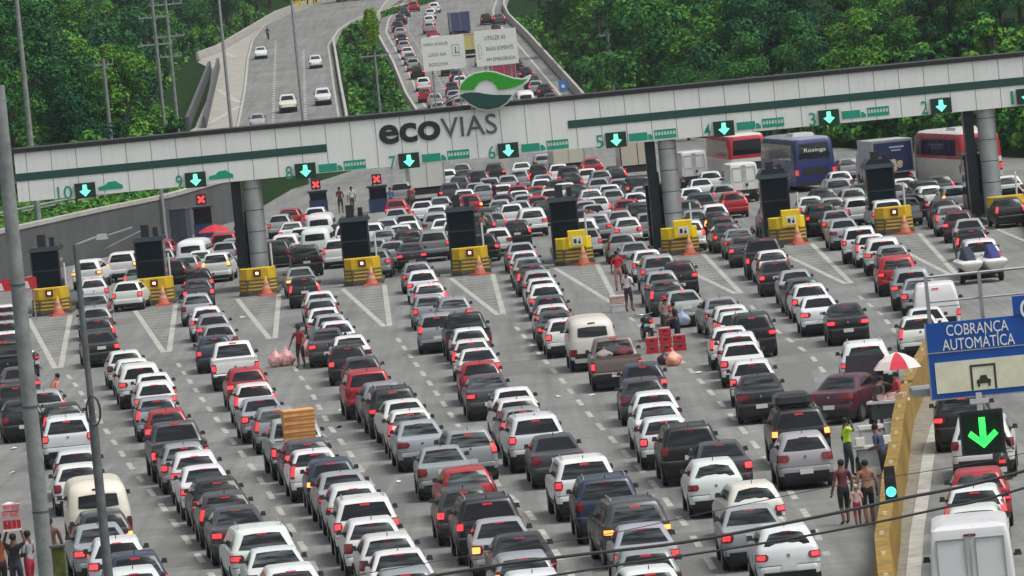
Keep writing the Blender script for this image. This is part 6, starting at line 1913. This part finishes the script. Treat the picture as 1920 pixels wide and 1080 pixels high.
# ------------------------------------------------------------------ booths with red crosses on the far side
REDX = mat('red_cross', (1, .04, .05), .4, emit=1.2)
for (u, v), (ul, vl), lab in (((384, 446), (377, 374), 'leftmost of the three small booths showing a red cross'), ((600, 400), (592, 346), 'middle of the three small booths showing a red cross'), ((712, 398), (706, 336), 'rightmost of the three small booths showing a red cross')):
    X, Yb = at(u, v); xl, zl = aty(ul, vl, Yb); h = zl - .45
    t = empty('signal_booth', (X, Yb, 0), R(4), lab, 'booth', 'booths with red crosses')
    MB().box(-.6, .6, 0, 1.8, 0, .9).build('base_panel', mat('booth_blue', (.015, .03, .09), .4), t)
    MB().box(-.57, .57, .03, 1.77, .903, h - .12).build('glazing', GLASS, t)
    MB().box(-.66, .66, -.06, 1.86, h - .117, h).build('roof', NAVY, t)
    b = MB().box(xl - X - .32, xl - X + .32, .05, .3, zl - .34, zl + .34).build('signal_box', BLACK, t)
    m = MB()
    for s in (-1, 1):
        c, q = xl - X, s * .785
        m.extr([(c + a * math.cos(q) - e * math.sin(q), zl + a * math.sin(q) + e * math.cos(q)) for a, e in ((-.28, -.075), (.28, -.075), (.28, .075), (-.28, .075))], .025 - .004 * s, .044)
    m.build('red_cross', REDX, b)
    MB().box(xl - X - .05, xl - X + .05, .1, .2, h + .003, zl - .343).build('stand', STEEL, t)
X, Yb = at(338, 462)
t = empty('utility_cabinet', (X, Yb, 0), R(-20), 'dark grey utility cabinet standing before the retaining wall', 'cabinet')
MB().box(-.55, .55, 0, .8, 0, 2.3).build('body', mat('cabinet_slate', (.05, .06, .075), .6, noise=.15), t); MB().box(-.6, .6, -.05, .85, 2.303, 2.38).build('lid', CONC_D, t)
MB().box(-.01, .01, -.01, -.002, .1, 2.2).box(.1, .14, -.03, -.002, 1.1, 1.25).build('door_seam', BLACK, t)

for i, (u, v, a) in enumerate(((152, 470, 30), (176, 462, 50), (205, 466, 20), (232, 456, 60))):
    X, Yb = at(u, v); moto(X, Yb, R(a), 'parked motorcycle in the row before the retaining wall beyond gate 10', ((.3, .02, .03), (.02, .02, .025), (.35, .35, .36), (.25, .02, .03))[i], group='motorcycles before the retaining wall')
X, Yb = at(405, 462); zt = aty(405, 420, Yb)[1]
um = empty('parasol', (X, Yb, 0), 0, 'plain red parasol left of the leftmost silver column', 'parasol')
m = MB()
for k in range(8):
    a0, a1 = 2 * PI * k / 8, 2 * PI * (k + 1) / 8
    prof = [(.02, zt), (.5, zt - .14), (1.05, zt - .45)]
    for (r0, z0), (r1, z1) in zip(prof, prof[1:]):
        m.poly([(r0 * math.cos(a0), r0 * math.sin(a0), z0), (r1 * math.cos(a0), r1 * math.sin(a0), z1), (r1 * math.cos(a1), r1 * math.sin(a1), z1), (r0 * math.cos(a1), r0 * math.sin(a1), z0)])
m.build('canopy', mat('parasol_plain_red', (.5, .012, .03), .7), um, 60); MB().tube([(0, 0, 0), (0, 0, zt + .05)], .025, 8).build('pole', STEEL, um)
X, z = aty(28, 545, 291); 
bn = empty('red_banner', (X, 291, 0), 0, 'low red and white barrier board at the far left behind the thick pole', 'barrier board')
MB().box(-1.1, 1.1, 0, .06, z, z + .6).build('board', mat('banner_red', (.5, .02, .03), .5), bn)
for k in (-.75, -.1, .55): MB().extr([(k, z + .05), (k + .22, z + .05), (k + .12, z + .42), (k - .1, z + .42)], -.012, -.002).build('white_patch', WPL, bn)
for s in (-1, 1): MB().box(s * .9 - .03, s * .9 + .03, .063, .12, 0, z + .5).build('post', STEEL, bn)
